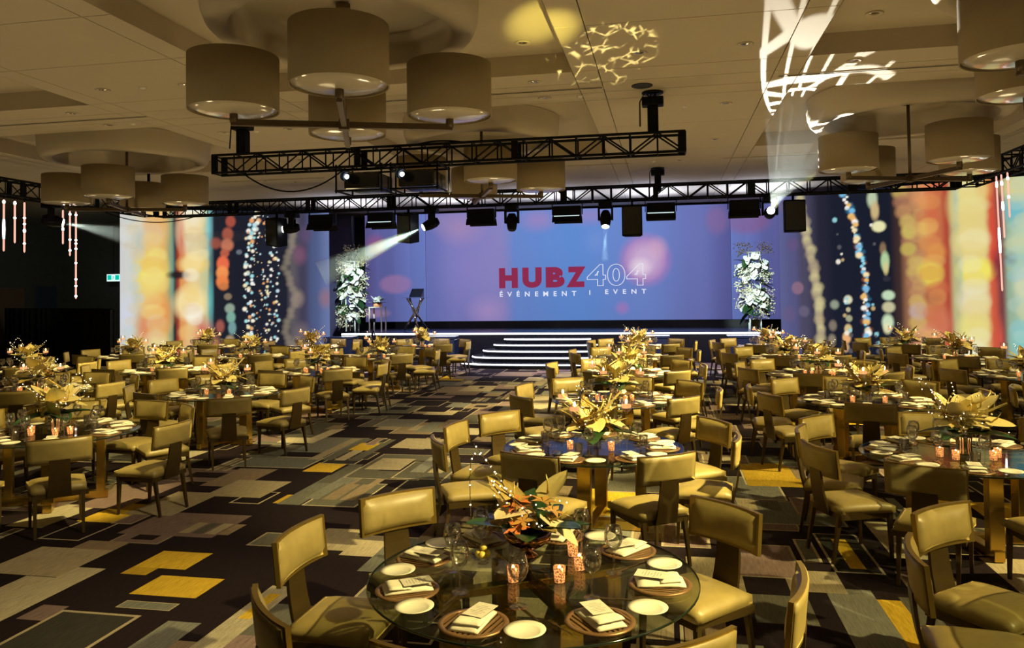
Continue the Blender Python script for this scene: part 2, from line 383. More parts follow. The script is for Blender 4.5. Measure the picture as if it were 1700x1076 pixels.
struct('wall_back', MB().box(((X0 + X1) / 2, Y1 + 0.1, 2.9), (X1 - X0 + 0.4, 0.2, 6.2)).mesh('wall_back', M['wall']))
struct('wall_left', MB().box((X0 - 0.1, (Y0 + Y1) / 2, 2.9), (0.2, Y1 - Y0, 6.2)).mesh('wall_left', M['wall']))
struct('wall_right', MB().box((X1 + 0.1, (Y0 + Y1) / 2, 2.9), (0.2, Y1 - Y0, 6.2)).mesh('wall_right', M['wall']))
struct('wall_front', MB().box(((X0 + X1) / 2, Y0 - 0.1, 2.9), (X1 - X0 + 0.4, 0.2, 6.2)).mesh('wall_front', M['wall']))
# doors in the far left corner
for i, (x, w, h, mm) in enumerate(((27.05, 1.5, 2.68, 'doorwood'), (28.95, 1.2, 2.75, 'doorblue'))):
    d = struct('door_%d' % (i + 1), MB().box((0, 0, h / 2), (w, 0.06, h)).mesh('door', M[mm], bevel=0.01), (X0 + 0.035, x, 0), (0, 0, PI / 2))
    obj('door_frame', MB().box((-w / 2 - 0.05, 0, h / 2), (0.1, 0.08, h)).box((w / 2 + 0.05, 0, h / 2), (0.1, 0.08, h)).box((0, 0, h + 0.05), (w + 0.2, 0.08, 0.1)).mesh('door_frame', M['wall']), d)
    obj('door_handle', MB().tube([(w / 2 - 0.12, -0.06, 1.0), (w / 2 - 0.12, -0.06, 1.2)], 0.012).mesh('door_handle', M['steel']), d)

# ceiling: panels with open joints around sunken coffers
CX = (-11.5, -3.62, 4.33); HX = 2.36
ROWS = ((5.0, 11.1), (12.85, 17.85))
ceil = struct('ceiling', MB().box(((X0 + X1) / 2, (Y0 + Y1) / 2, 5.90), (X1 - X0 + 0.4, Y1 - Y0 + 0.4, 0.1)).mesh('ceiling', M['ceil']))
xc = [X0] + [-17.5] + sum([[c - HX - 0.37, c - HX, c + HX, c + HX + 0.37] for c in CX], []) + [10.5, X1]
yc = [Y0, 0.0, 5.0, 7.6, 9.2, 11.1, 11.75, 12.35, 12.85, 15.0, 17.85, 19.0, 21.8, 25.5, Y1]
GAP = 0.007
pcache = {}
for i in range(len(xc) - 1):
    for j in range(len(yc) - 1):
        a0, a1, b0, b1 = xc[i], xc[i + 1], yc[j], yc[j + 1]
        mx, my = (a0 + a1) / 2, (b0 + b1) / 2
        if any(abs(mx - c) < HX and r0 < my < r1 for c in CX for r0, r1 in ROWS): continue
        key = (round(a1 - a0, 3), round(b1 - b0, 3))
        if key not in pcache:
            pcache[key] = MB().box((0, 0, 0.04), (key[0] - 2 * GAP, key[1] - 2 * GAP, 0.08)).mesh('ceiling_panel', M['ceil'])
        obj('ceiling_panel', pcache[key], ceil, (mx, my, ZC))
obj('ceiling_deck', MB().box(((X0 + X1) / 2, (Y0 + 5) / 2, 5.5), (X1 - X0, 5 - Y0, 0.02)).mesh('ceiling_deck', M['dark_slot']), ceil)
ti = 1
def ring_profile(Rr):
    return [(Rr + 0.03, 0.47), (Rr + 0.025, 0.30), (Rr + 0.01, 0.16), (Rr - 0.03, 0.05), (Rr - 0.08, 0.0), (Rr - 0.27, 0.0), (Rr - 0.275, 0.02), (Rr - 0.275, 0.24), (Rr - 0.36, 0.25), (Rr - 0.36, 0.37), (0.001, 0.37)]
cof = MB(); w, d = HX * 2, None
coff_cache = {}
for c in CX:
    for (r0, r1) in ROWS:
        key = round(r1 - r0, 3)
        if key not in coff_cache:
            h = key / 2; q = MB(); zt = 0.29
            q.add([(-HX, -h, 0), (HX, -h, 0), (HX, h, 0), (-HX, h, 0), (-HX, -h, zt), (HX, -h, zt), (HX, h, zt), (-HX, h, zt)],
                  [(0, 1, 5, 4), (1, 2, 6, 5), (2, 3, 7, 6), (3, 0, 4, 7), (4, 5, 6, 7)])
            coff_cache[key] = q.mesh('coffer', M['ceil'])
        struct('trim_%d' % ti, coff_cache[key], (c, (r0 + r1) / 2, ZC)); ti += 1
CHAND = [(-3.55, 8.32), (-3.55, 15.12), (4.3, 8.2), (4.3, 15.0), (-11.5, 15.1)]
rings = {1.52: MB().lathe(ring_profile(1.52), 64).mesh('ceiling_ring', M['ring'], True), 1.68: MB().lathe(ring_profile(1.68), 64).mesh('ceiling_ring', M['ring'], True)}
for (x, y) in CHAND + [(-11.5, 8.3)]:
    struct('trim_%d' % ti, rings[1.52 if abs(x + 3.55) < 0.1 else 1.68], (x, y, ZC - 0.19)); ti += 1

# ------------------------------------------------------------------ chandeliers
SR, SH = 0.49, 0.60
sh_m = MB().lathe([(SR - 0.012, 0), (SR, 0), (SR, SH), (SR - 0.012, SH), (SR - 0.012, 0)], 40).disc(SR - 0.01, SH - 0.01, 40).mesh('shade', M['shade'], True)
dif_mat = mat('acrylic_diffuser', (0.60, 0.54, 0.44), 0.12, 0.0, 0.1, 6, spec=0.9)
dif_m = MB().lathe([(0.001, -0.035), (0.2, -0.028), (0.36, -0.012), (SR - 0.02, 0.02), (SR - 0.02, 0.03), (0.001, 0.03)], 32).mesh('diffuser', dif_mat, True)
post_m = MB().lathe([(0.001, -0.13), (0.045, -0.13), (0.045, -0.03), (0.03, -0.02), (0.03, 0.06), (0.001, 0.06)], 10).mesh('shade_post', M['arm'], True)
armx_m = MB().box((0, 0, 0), (2.46, 0.06, 0.07)).mesh('arm', M['arm'], bevel=0.004)
stem_m = MB().tube([(0, 0, 0), (0, 0, 1.36)], 0.028, 10).mesh('stem', M['arm'], True)
can_m = MB().box((0, 0, 0), (0.16, 0.16, 0.05)).mesh('canopy', M['arm'], bevel=0.006)
hub_m = MB().box((0, 0, 0), (0.12, 0.12, 0.12)).mesh('hub', M['arm'], bevel=0.008)
CN = ['beige four-drum chandelier nearest the camera, above the aisle', 'beige four-drum chandelier beyond the front truss, partly hidden by it',
      'beige four-drum chandelier cut off by the top right corner', 'beige four-drum chandelier at right in front of the orange screen',
      'beige four-drum chandelier at far left above the dark corner']
for (x, y), lab in zip(CHAND, CN):
    zA = 4.13
    e = empty('chandelier', (x, y, zA), R(21), lab, 'chandelier', 'ballroom chandeliers')
    obj('arm', armx_m, e); obj('arm', armx_m, e, rot=(0, 0, PI / 2)); obj('hub', hub_m, e); obj('stem', stem_m, e); obj('canopy', can_m, e, (0, 0, 1.345))
    for k in range(4):
        a = k * PI / 2; p = (1.2 * math.cos(a), 1.2 * math.sin(a), 0.13)
        s = obj('shade', sh_m, e, p); obj('diffuser', dif_m, s); obj('shade_post', post_m, s)

# ------------------------------------------------------------------ ceiling fittings
dl_ring = MB().lathe([(0.11, 0.0), (0.11, -0.012), (0.085, -0.012), (0.06, 0.0)], 16).mesh('trim_ring', M['ring'], True)
dl_lamp = MB().lathe([(0.062, 0.0), (0.04, -0.006), (0.001, -0.009)], 12).mesh('lamp', M['lampglass'], True)
NTH = 'first second third fourth fifth sixth seventh eighth ninth tenth eleventh twelfth thirteenth fourteenth fifteenth sixteenth seventeenth eighteenth nineteenth twentieth twenty-first twenty-second'.split()
def across(p):
    d_ = Vector((p[0], p[1], ZC)) - Vector((0, 0, 2.2)); return d_.dot(rt) / d_.dot(fw)
DL = [(-8.29, 10.35, 0), (-6.93, 10.4, 0), (-9.83, 11.55, 0), (-9.87, 12.5, 0), (-8.28, 13.62, 0), (-6.92, 13.63, 0), (-0.29, 10.42, 0), (-1.87, 11.5, 0), (-1.87, 12.5, 0), (1.06, 10.37, 0),
                  (1.05, 13.6, 0), (1.07, 16.81, 0), (2.62, 11.5, 0), (-10.68, 19.6, 0), (-10.01, 20.05, 0), (-1.89, 19.7, 0), (0.38, 19.31, 0), (-1.87, 10.53, 1), (2.63, 10.43, 1), (-8.28, 16.8, 0), (-6.92, 16.8, 0)]
order = sorted([(x, y) for x, y, z in DL], key=across)
for (x, y, z) in DL:
    e = empty('downlight', (x, y, ZC + (0.285 if z else -0.001)), 0, 'round recessed ceiling downlight, %s from the left in the picture' % NTH[order.index((x, y))], 'downlight', 'recessed ceiling downlights')
    obj('trim_ring', dl_ring, e); obj('lamp', dl_lamp, e)
sp_m = MB().lathe([(0.055, 0.0), (0.055, -0.008), (0.02, -0.03), (0.001, -0.03)], 12).mesh('smoke_detector', M['white'], True)
SPR = sorted(((-7.63, 10.37), (-9.4, 12.5), (-7.62, 13.67), (-1.3, 12.5), (0.38, 13.64), (-0.24, 19.32)), key=across)
for (x, y) in SPR:
    tag(obj('sprinkler_cover', sp_m, None, (x, y, ZC - 0.001)), 'small white round sprinkler cover on the ceiling, %s from left' % NTH[SPR.index((x, y))], 'sprinkler', 'sprinkler covers')
tag(obj('ceiling_speaker', MB().lathe([(0.16, 0), (0.16, -0.012), (0.13, -0.012), (0.12, -0.004), (0.001, -0.006)], 20).mesh('ceiling_speaker', M['grille'], True), None, (-0.3, 12.1, ZC - 0.001)), 'round dark ceiling speaker beside the truss hanging point', 'speaker')
slot = {}
for (x, w, y, lab) in ((-11.0, 4.4, 12.05, 'long dark linear air slot in the left ceiling'), (-3.0, 4.2, 12.05, 'long dark linear air slot between the central ceiling coffers'), (4.2, 5.0, 12.05, 'long dark linear air slot in the ceiling beside the white light pattern'),
                       (-10.4, 3.0, 19.5, 'thin dark air slot in ceiling above the left of the stage truss'), (-1.6, 1.5, 19.4, 'short dark air slot in ceiling above the middle of the stage truss'), (2.9, 3.0, 19.3, 'thin dark air slot in ceiling above the right of the stage truss')):
    e = empty('air_slot', (x, y, ZC - 0.001), 0, lab, 'vent', 'linear air slots')
    obj('slot_opening', MB().box((0, 0, -0.002), (w, 0.05, 0.004)).mesh('slot_opening', M['dark_slot']), e)
    obj('slot_rim', MB().box((0, 0.034, -0.004), (w + 0.03, 0.012, 0.008)).box((0, -0.034, -0.004), (w + 0.03, 0.012, 0.008)).mesh('slot_rim', M['ring']), e)

# ------------------------------------------------------------------ stage
SX = -3.7; SY = 24.95; SZ = 0.9; SHW = 7.1
stage = empty('stage', (SX, SY, 0), 0, 'black raised stage with a glowing white front edge', 'stage')
obj('platform', MB().box((0, 2.4, (SZ - 0.05) / 2), (SHW * 2 - 0.06, 4.74, SZ - 0.05)).mesh('platform', M['stageskirt']), stage)
obj('stage_deck', MB().box((0, 2.4, SZ - 0.025), (SHW * 2, 4.8, 0.05)).mesh('stage_deck', M['stagetop'], bevel=0.005), stage)
obj('light_strip', MB().box((0, -0.012, SZ - 0.03), (SHW * 2, 0.02, 0.055)).mesh('light_strip', M['strip']), stage)
obj('screen_plinth', MB().box((0, 3.95, SZ + 0.12), (13.0, 0.5, 0.24)).mesh('screen_plinth', M['stageskirt']), stage)
steps = empty('stage_steps', (SX, SY - 0.01, 0), 0, 'wide curved black steps with white lit edges up to the stage', 'steps')
for k, (hw, dep) in enumerate(((2.38, 2.80), (2.13, 2.28), (1.88, 1.76), (1.62, 1.24), (1.36, 0.72))):
    z0, z1 = 0.15 * k, 0.15 * (k + 1)
    front = []
    for i in range(25):
        a = PI + PI * i / 24
        cx = math.copysign(abs(math.cos(a)) ** 0.55, math.cos(a)); sy = abs(math.sin(a)) ** 0.8
        front.append((hw * cx, -0.0 - dep * (0.66 + 0.34 * sy)))
    poly = [(-hw, -0.02)] + front + [(hw, -0.02)]
    st = obj('step', MB().prism(poly, z0 if k == 0 else z0 + 0.001, z1).mesh('step', M['stagetop']), steps)
    obj('step_light', MB().tube([(x * 1.004, y - 0.012, z1 - 0.025) for x, y in front], 0.021, 5).mesh('step_light', M['strip']), st)

# ------------------------------------------------------------------ LED screens (painted like the footage they show)
def lerp(a, b, t): return tuple(x + (y - x) * t for x, y in zip(a, b))
def ramp(stops, u):
    if u <= stops[0][0]: return stops[0][1]
    for (p, c), (q, d) in zip(stops, stops[1:]):
        if u <= q:
            t = (u - p) / (q - p); t = t * t * (3 - 2 * t); return lerp(c, d, t)
    return stops[-1][1]
def paint(nu, nv, base, blobs, ranges=None):
    cols = [list(base(i / nu, j / nv)) for j in range(nv + 1) for i in range(nu + 1)]
    for (bu, bv, ru, rv, c, soft, op) in blobs:
        i0, i1 = max(0, int((bu - ru) * nu)), min(nu, int((bu + ru) * nu) + 1)
        j0, j1 = max(0, int((bv - rv) * nv)), min(nv, int((bv + rv) * nv) + 1)
        for j in range(j0, j1 + 1):
            for i in range(i0, i1 + 1):
                d = math.hypot((i / nu - bu) / ru, (j / nv - bv) / rv)
                if d < 1:
                    w = op * min(1.0, (1 - d) / soft); q = cols[j * (nu + 1) + i]
                    for k in range(3): q[k] += (c[k] - q[k]) * w
    return cols
S = srgb
def screen_mesh(name, a, b, z0, z1, nu, nv, cols):
    a, b = Vector(a), Vector(b); q = MB()
    q.grid(lambda u, v: (a.x + (b.x - a.x) * u, a.y + (b.y - a.y) * u, z0 + (z1 - z0) * v), nu, nv)
    m_ = q.mesh(name, M['led']); set_col(m_, cols); return m_
M['led'] = attr_emit('led_picture', 1.0)
rs = random.Random(3)

# left side screen: u 0 (outer, x=201px) .. 1 (inner, x=547px); v 0 floor .. 1 top
def uL(px): return (px - 201) / 346.0
def vL(py): return (602 - py) / 252.0
stopsL = [(0.0, S(205, 205, 205)), (uL(215), S(206, 208, 200)), (uL(228), S(205, 196, 160)), (uL(245), S(226, 182, 112)), (uL(268), S(224, 176, 100)), (uL(281), S(150, 160, 120)), (uL(287), S(40, 40, 45)), (uL(291), S(150, 60, 45)),
          (uL(298), S(222, 150, 90)), (uL(318), S(228, 205, 150)), (uL(338), S(196, 196, 150)), (uL(345), S(90, 120, 120)), (uL(352), S(32, 34, 44)), (uL(395), S(30, 32, 44)), (uL(470), S(34, 35, 48)), (uL(482), S(92, 86, 92)),
          (uL(500), S(66, 62, 84)), (uL(520), S(78, 90, 130)), (1.0, S(104, 118, 164))]
bl = []
for (px, py, rx, ry, c, s, o) in [
    (230, 375, 34, 30, (222, 212, 190), 0.8, .8), (258, 380, 26, 40, (226, 190, 130), 0.8, .8), (250, 455, 34, 48, (240, 224, 108), 0.6, .95), (262, 520, 30, 40, (232, 150, 82), 0.7, .9), (255, 575, 28, 34, (238, 222, 140), 0.7, .9),
    (212, 520, 18, 40, (206, 212, 228), 0.8, .8), (238, 545, 18, 40, (216, 120, 84), 0.8, .7), (232, 400, 16, 30, (180, 195, 195), .8, .6),
    (310, 385, 26, 50, (244, 232, 190), 0.6, .95), (318, 360, 22, 24, (236, 240, 230), 0.7, .9), (316, 440, 30, 20, (240, 205, 110), 0.5, .9), (312, 505, 34, 34, (244, 222, 160), 0.45, .95), (316, 520, 20, 18, (250, 246, 232), 0.6, .9),
    (298, 400, 9, 60, (196, 70, 60), 0.9, .7), (342, 380, 8, 60, (120, 205, 215), 0.9, .7), (344, 500, 7, 50, (90, 190, 190), 0.9, .7), (283, 450, 6, 100, (110, 160, 150), 0.9, .6), (292, 458, 22, 9, (36, 30, 34), 0.6, .95),
    (330, 560, 24, 40, (206, 96, 92), 0.7, .9), (318, 590, 20, 20, (214, 130, 96), 0.7, .8), (350, 585, 16, 30, (226, 150, 110), 0.7, .7),
    (378, 368, 10, 12, (170, 82, 66), 0.4, .9), (373, 390, 11, 14, (176, 92, 72), 0.4, .9), (372, 408, 13, 13, (200, 122, 92), 0.4, .9), (368, 422, 9, 9, (190, 96, 74), 0.4, .9), (353, 405, 12, 12, (178, 92, 72), 0.5, .7),
    (365, 440, 12, 16, (236, 112, 74), 0.35, .95), (364, 455, 12, 14, (244, 150, 84), 0.35, .95), (364, 470, 12, 14, (236, 132, 74), 0.35, .95), (366, 478, 10, 8, (200, 120, 70), 0.4, .9), (373, 495, 8, 7, (140, 120, 98), 0.4, .9),
    (376, 515, 10, 10, (150, 168, 150), 0.4, .9), (378, 530, 9, 12, (130, 178, 160), 0.4, .9), (380, 548, 8, 14, (120, 160, 160), 0.4, .9), (376, 570, 10, 12, (170, 150, 120), 0.4, .9), (360, 545, 9, 14, (172, 96, 84), 0.5, .8),
    (392, 420, 6, 5, (120, 130, 140), 0.4, .7)]:
    bl.append((uL(px), vL(py), rx / 346, ry / 252, S(*c), s, o))
chain = [S(252, 252, 245), S(245, 230, 180), S(170, 228, 232), S(240, 170, 110), S(252, 246, 224), S(190, 225, 235)]
for (x0, y0, x1, y1, n, r0, r1, jx) in ((424, 352, 408, 400, 20, 3, 7, 7), (412, 400, 406, 470, 20, 2, 6, 8), (406, 470, 412, 595, 34, 2, 6.5, 8), (438, 352, 448, 440, 26, 1.5, 5, 7), (440, 440, 446, 595, 44, 1.5, 4.5, 9), (422, 380, 426, 595, 40, 1, 3, 9), (456, 400, 456, 590, 18, 1.5, 5.5, 3)):
    for i in range(int(n * 1.15)):
        t = i / (n * 1.15); px = x0 + (x1 - x0) * t + rs.uniform(-jx, jx); py = y0 + (y1 - y0) * t + rs.uniform(-4, 4); rr = rs.uniform(r0, r1) * .72
        c = rs.choice(chain)
        bl.append((uL(px + rr * .35), vL(py), rr / 346, rr / 252, S(60, 130, 150) if rs.random() < .5 else S(170, 90, 60), 0.8, .55))
        bl.append((uL(px), vL(py), rr / 346, rr / 252, c, 0.45, .95))
for (cxp, wd_, pal, x_lo) in ((255, 24, ((236, 206, 130), (228, 168, 96), (240, 226, 140), (222, 196, 160)), 0), (317, 20, ((246, 230, 176), (240, 206, 126), (250, 244, 222), (226, 190, 130)), 0), (222, 14, ((206, 208, 204), (190, 204, 206), (214, 200, 170)), 0)):
    for i in range(14):
        bl.append((uL(cxp + rs.uniform(-8, 8)), vL(352 + i * 18 + rs.uniform(-6, 6)), wd_ / 346 * rs.uniform(.7, 1.1), wd_ / 252 * rs.uniform(.6, .9), S(*rs.choice(pal)), 0.35, .42))
for i in range(26):
    py = 355 + i * 9.2; px = 478 + 8 * math.sin(i * .5) + rs.uniform(-3, 3); bl.append((uL(px), vL(py), 9 / 346, 8 / 252, S(150, 138, 120), 0.7, .6))
for (px, py, rr, c) in ((495, 425, 16, (130, 86, 112)), (492, 500, 14, (150, 132, 120)), (498, 560, 18, (120, 108, 112)), (505, 390, 16, (96, 78, 112)), (540, 500, 16, (150, 110, 120)), (488, 580, 14, (140, 128, 116))):
    bl.append((uL(px), vL(py), rr / 346, rr * 1.4 / 252, S(*c), 0.7, .7))
colsL = paint(230, 160, lambda u, v: ramp(stopsL, u), bl)

# right side screen: u 0 (inner, x=1294px) .. ; 1 at x=1700px, goes on past the frame
def uR(px): return (px - 1294) / 425.0
def vR(py, px=1500): return (606 - py) / (606 - (326 - 0.082 * (px - 1294)))
stopsR = [(0.0, S(92, 96, 142)), (uR(1318), S(86, 86, 130)), (uR(1338), S(76, 72, 96)), (uR(1374), S(38, 38, 54)), (uR(1400), S(28, 31, 46)), (uR(1490), S(26, 29, 42)), (uR(1505), S(60, 44, 44)), (uR(1520), S(150, 104, 76)), (uR(1548), S(196, 130, 82)),
          (uR(1572), S(196, 110, 72)), (uR(1583), S(176, 76, 56)), (uR(1594), S(186, 180, 130)), (uR(1612), S(222, 208, 140)), (uR(1636), S(222, 204, 136)), (uR(1650), S(206, 90, 64)), (uR(1662), S(120, 66, 66)), (uR(1674), S(150, 176, 150)), (uR(1700), S(196, 204, 160)), (1.0, S(200, 200, 160))]
br = []
for i in range(34):
    t = i / 33; py = 330 + 265 * t; px = 1334 + 34 * math.sin(t * 1.9) ** 1.2 if t > 0 else 1334
    br.append((px + rs.uniform(-3, 3), py, 11 + rs.uniform(-2, 3), 11, rs.choice(((196, 180, 138), (214, 202, 150), (176, 160, 130))), 0.6, .7))
br += [(1327, 485, 13, 13, (150, 112, 130), .3, .7), (1320, 410, 14, 15, (104, 82, 124), .5, .6), (1338, 525, 12, 12, (120, 110, 136), .4, .5), (1310, 530, 16, 18, (108, 90, 124), .5, .5), (1303, 345, 12, 12, (120, 100, 130), .5, .5),
       (1394, 512, 10, 10, (150, 160, 140), .5, .9), (1390, 548, 9, 12, (140, 128, 112), .5, .8), (1388, 572, 9, 12, (150, 140, 118), .5, .8),
       (1418, 503, 9, 9, (226, 222, 190), .4, .95), (1418, 520, 5, 5, (200, 190, 150), .4, .9), (1419, 535, 7, 7, (170, 170, 140), .4, .9), (1417, 553, 8, 10, (220, 196, 140), .4, .9), (1414, 568, 9, 12, (236, 180, 120), .4, .95), (1412, 585, 8, 10, (200, 160, 120), .4, .9),
       (1464, 330, 11, 20, (190, 205, 170), .5, .95), (1468, 350, 9, 20, (206, 180, 130), .5, .95), (1474, 377, 14, 11, (236, 232, 180), .35, .95), (1480, 415, 7, 14, (150, 120, 90), .5, .8), (1483, 436, 9, 20, (180, 210, 160), .45, .95), (1484, 448, 6, 14, (216, 200, 140), .5, .8),
       (1487, 494, 13, 10, (196, 220, 186), .4, .95), (1487, 514, 13, 11, (206, 200, 160), .4, .9), (1485, 540, 12, 17, (206, 226, 190), .45, .95), (1484, 550, 9, 12, (230, 226, 180), .5, .8), (1485, 466, 8, 6, (50, 50, 60), .4, .8)]
for i in range(60):
    t = i / 59; py = 322 + 280 * t; px = 1416 + 34 * min(1, t * 1.9) ** 0.8 - (6 * max(0, t - .55)); rr = rs.uniform(3.5, 8.0) * (1 if rs.random() < .7 else .6)
    c = rs.choice(((250, 250, 240), (150, 220, 240), (240, 190, 110), (250, 230, 180), (120, 190, 230)))
    br.append((px + rs.uniform(-4, 6), py - 1, rr * 1.1, rr, (60, 130, 170) if rs.random() < .5 else (190, 110, 70), .8, .5)); br.append((px + rs.uniform(-4, 4), py, rr, rr * .85, c, .45, .95))
for i in range(24):
    t = rs.random(); py = 325 + 270 * t; px = (1400 + 20 * t if rs.random() < .5 else 1462 + 6 * t) + rs.uniform(-6, 6); rr = rs.uniform(2, 5.5)
    br.append((px, py, rr, rr, rs.choice(((240, 236, 220), (200, 170, 120), (150, 210, 220), (90, 90, 96))), .45, .9))
for i in range(17):
    py = 318 + i * 17; px = 1506 + 22 * min(1, i / 8) + rs.uniform(-3, 3)
    br.append((px + 6, py, 17, 15, rs.choice(((190, 140, 96), (206, 176, 100), (170, 118, 90))), .45, .75))
br += [(1524, 385, 15, 16, (206, 190, 96), .4, .8), (1522, 415, 16, 14, (196, 176, 90), .4, .8), (1556, 455, 24, 26, (230, 214, 84), .5, .95), (1550, 380, 22, 18, (222, 180, 100), .5, .85), (1545, 325, 24, 30, (222, 150, 100), .6, .85), (1565, 420, 20, 20, (214, 140, 70), .5, .8),
       (1560, 360, 12, 60, (214, 90, 60), .8, .5), (1570, 540, 24, 34, (206, 120, 92), .7, .85), (1535, 520, 18, 18, (196, 170, 160), .4, .8), (1548, 565, 24, 30, (222, 150, 120), .7, .8), (1540, 590, 20, 16, (196, 160, 140), .6, .8), (1560, 495, 20, 14, (150, 80, 66), .6, .8),
       (1612, 340, 34, 50, (226, 208, 130), .6, .9), (1620, 400, 36, 30, (232, 214, 140), .5, .9), (1625, 450, 34, 26, (240, 228, 100), .45, .95), (1620, 500, 30, 30, (228, 216, 186), .6, .9), (1620, 545, 30, 30, (232, 222, 130), .6, .9), (1610, 585, 30, 24, (232, 236, 214), .6, .9),
       (1598, 330, 8, 60, (150, 190, 180), .9, .6), (1602, 450, 7, 60, (140, 180, 170), .9, .5), (1652, 400, 9, 70, (214, 70, 56), .9, .8), (1656, 440, 10, 30, (120, 40, 60), .8, .7), (1658, 560, 8, 40, (220, 90, 70), .9, .7), (1640, 310, 16, 30, (226, 170, 90), .7, .8),
       (1686, 350, 24, 28, (110, 186, 200), .7, .9), (1690, 400, 22, 26, (190, 208, 176), .6, .8), (1690, 440, 22, 26, (176, 196, 150), .6, .8), (1694, 470, 20, 40, (206, 214, 190), .6, .85), (1690, 560, 24, 40, (120, 196, 196), .7, .85), (1688, 310, 30, 24, (226, 206, 130), .6, .9), (1676, 430, 12, 14, (90, 60, 76), .7, .6)]
for (cxp, wd_, pal) in ((1535, 15, ((200, 160, 100), (190, 140, 96), (206, 180, 104))), (1560, 20, ((226, 176, 96), (220, 150, 84), (206, 110, 74))), (1620, 28, ((232, 220, 150), (228, 206, 130), (236, 228, 180))), (1690, 22, ((176, 206, 190), (206, 208, 160), (150, 196, 200)))):
    for i in range(15):
        br.append((cxp + rs.uniform(-7, 7), 300 + i * 20 + rs.uniform(-6, 6), wd_ * rs.uniform(.7, 1.1), wd_ * rs.uniform(.55, .8), rs.choice(pal), .3, .42))
brr = [(uR(px), vR(py, px), rx / 425, ry / 290, S(*c), s, o) for (px, py, rx, ry, c, s, o) in br]
colsR = paint(260, 170, lambda u, v: ramp(stopsR, u), brr)

# main screen: u 0 (x=708px) .. 1 (x=1215px); v 0 (y=533) .. 1 (y=338)
def uM(px): return (px - 708) / 507.0
def vM(py): return (533 - py) / 195.0
def baseM(u, v):
    c = ramp([(0, S(104, 112, 178)), (0.12, S(122, 122, 188)), (0.26, S(134, 130, 190)), (0.295, S(118, 132, 196)), (0.305, S(104, 134, 202)), (0.5, S(96, 138, 208)), (0.72, S(108, 132, 200)), (0.9, S(106, 114, 178)), (1, S(88, 90, 150))], u)
    k = 0.86 + 0.2 * v - 0.18 * max(0, v - .72); return tuple(x * k for x in c)
bm_ = [(770, 365, 50, 40, (176, 140, 176), .9, .6), (740, 350, 40, 30, (150, 132, 176), .9, .5), (815, 515, 42, 34, (170, 140, 190), .9, .6), (790, 440, 70, 90, (146, 132, 194), .9, .4), (905, 355, 40, 26, (176, 130, 180), .8, .5), (990, 350, 50, 22, (170, 128, 180), .8, .45),
       (1080, 430, 46, 50, (196, 120, 176), .35, .55), (1080, 430, 36, 40, (206, 176, 210), .6, .8), (1072, 442, 22, 20, (232, 216, 230), .8, .8), (1100, 410, 20, 24, (210, 170, 196), .7, .5), (1042, 512, 14, 14, (176, 110, 176), .7, .5), (1000, 395, 24, 30, (120, 150, 214), .8, .4), (1195, 365, 22, 30, (140, 104, 150), .5, .5)]
colsM = paint(200, 80, baseM, [(uM(a_), vM(b_), c_ / 507, d_ / 195, S(*e_), f_, g_) for (a_, b_, c_, d_, e_, f_, g_) in bm_])
def baseW(flip):
    def f(u, v):
        if flip: u = 1 - u
        st = int(u * 4) % 2
        c = ramp([(0, S(84, 78, 130)), (0.3, S(92, 96, 156)), (1, S(106, 122, 190))], u)
        k = (0.96 if st else 1.04) * (0.85 + 0.2 * v); return tuple(x * k for x in c)
    return f
wb = [(0.18, 0.72, .2, .12, S(150, 84, 128), .6, .6), (0.5, 0.35, .3, .1, S(160, 116, 158), .3, .55), (0.15, 0.08, .3, .05, S(170, 130, 150), .5, .5)]
colsWL = paint(48, 60, baseW(False), wb)
colsWR = paint(24, 60, baseW(True), [(0.3, 0.85, .5, .14, S(140, 88, 130), .4, .5), (.4, .2, .4, .1, S(120, 100, 150), .4, .5)])

ZB, ZT, YM = 1.15, 5.26, 28.78
main = empty('led_screen', (0, 0, 0), 0, 'wide blue and purple LED screen with logo behind the stage', 'screen')
obj('screen_face', screen_mesh('screen_face', (-9.0, YM), (2.28, YM), ZB, ZT, 200, 80, colsM), main)
obj('screen_body', MB().box((-3.36, YM + 0.09, (ZB + ZT) / 2), (11.28, 0.16, ZT - ZB)).mesh('screen_body', M['black']), main)
obj('wing_face', screen_mesh('wing_face', (-11.36, YM - 0.25), (-9.01, YM), ZB, ZT, 48, 60, colsWL), main)
obj('wing_face', screen_mesh('wing_face', (2.29, YM), (4.2, YM - 0.2), ZB, ZT, 24, 60, colsWR), main)
obj('wing_body', MB().box((-10.18, YM - 0.04, (ZB + ZT) / 2), (2.36, 0.12, ZT - ZB), (0, 0, math.atan2(0.25, 2.35))).mesh('wing_body', M['black']), main)
obj('wing_body', MB().box((3.24, YM - 0.02, (ZB + ZT) / 2), (1.92, 0.12, ZT - ZB), (0, 0, -math.atan2(0.2, 1.91))).mesh('wing_body', M['black']), main)
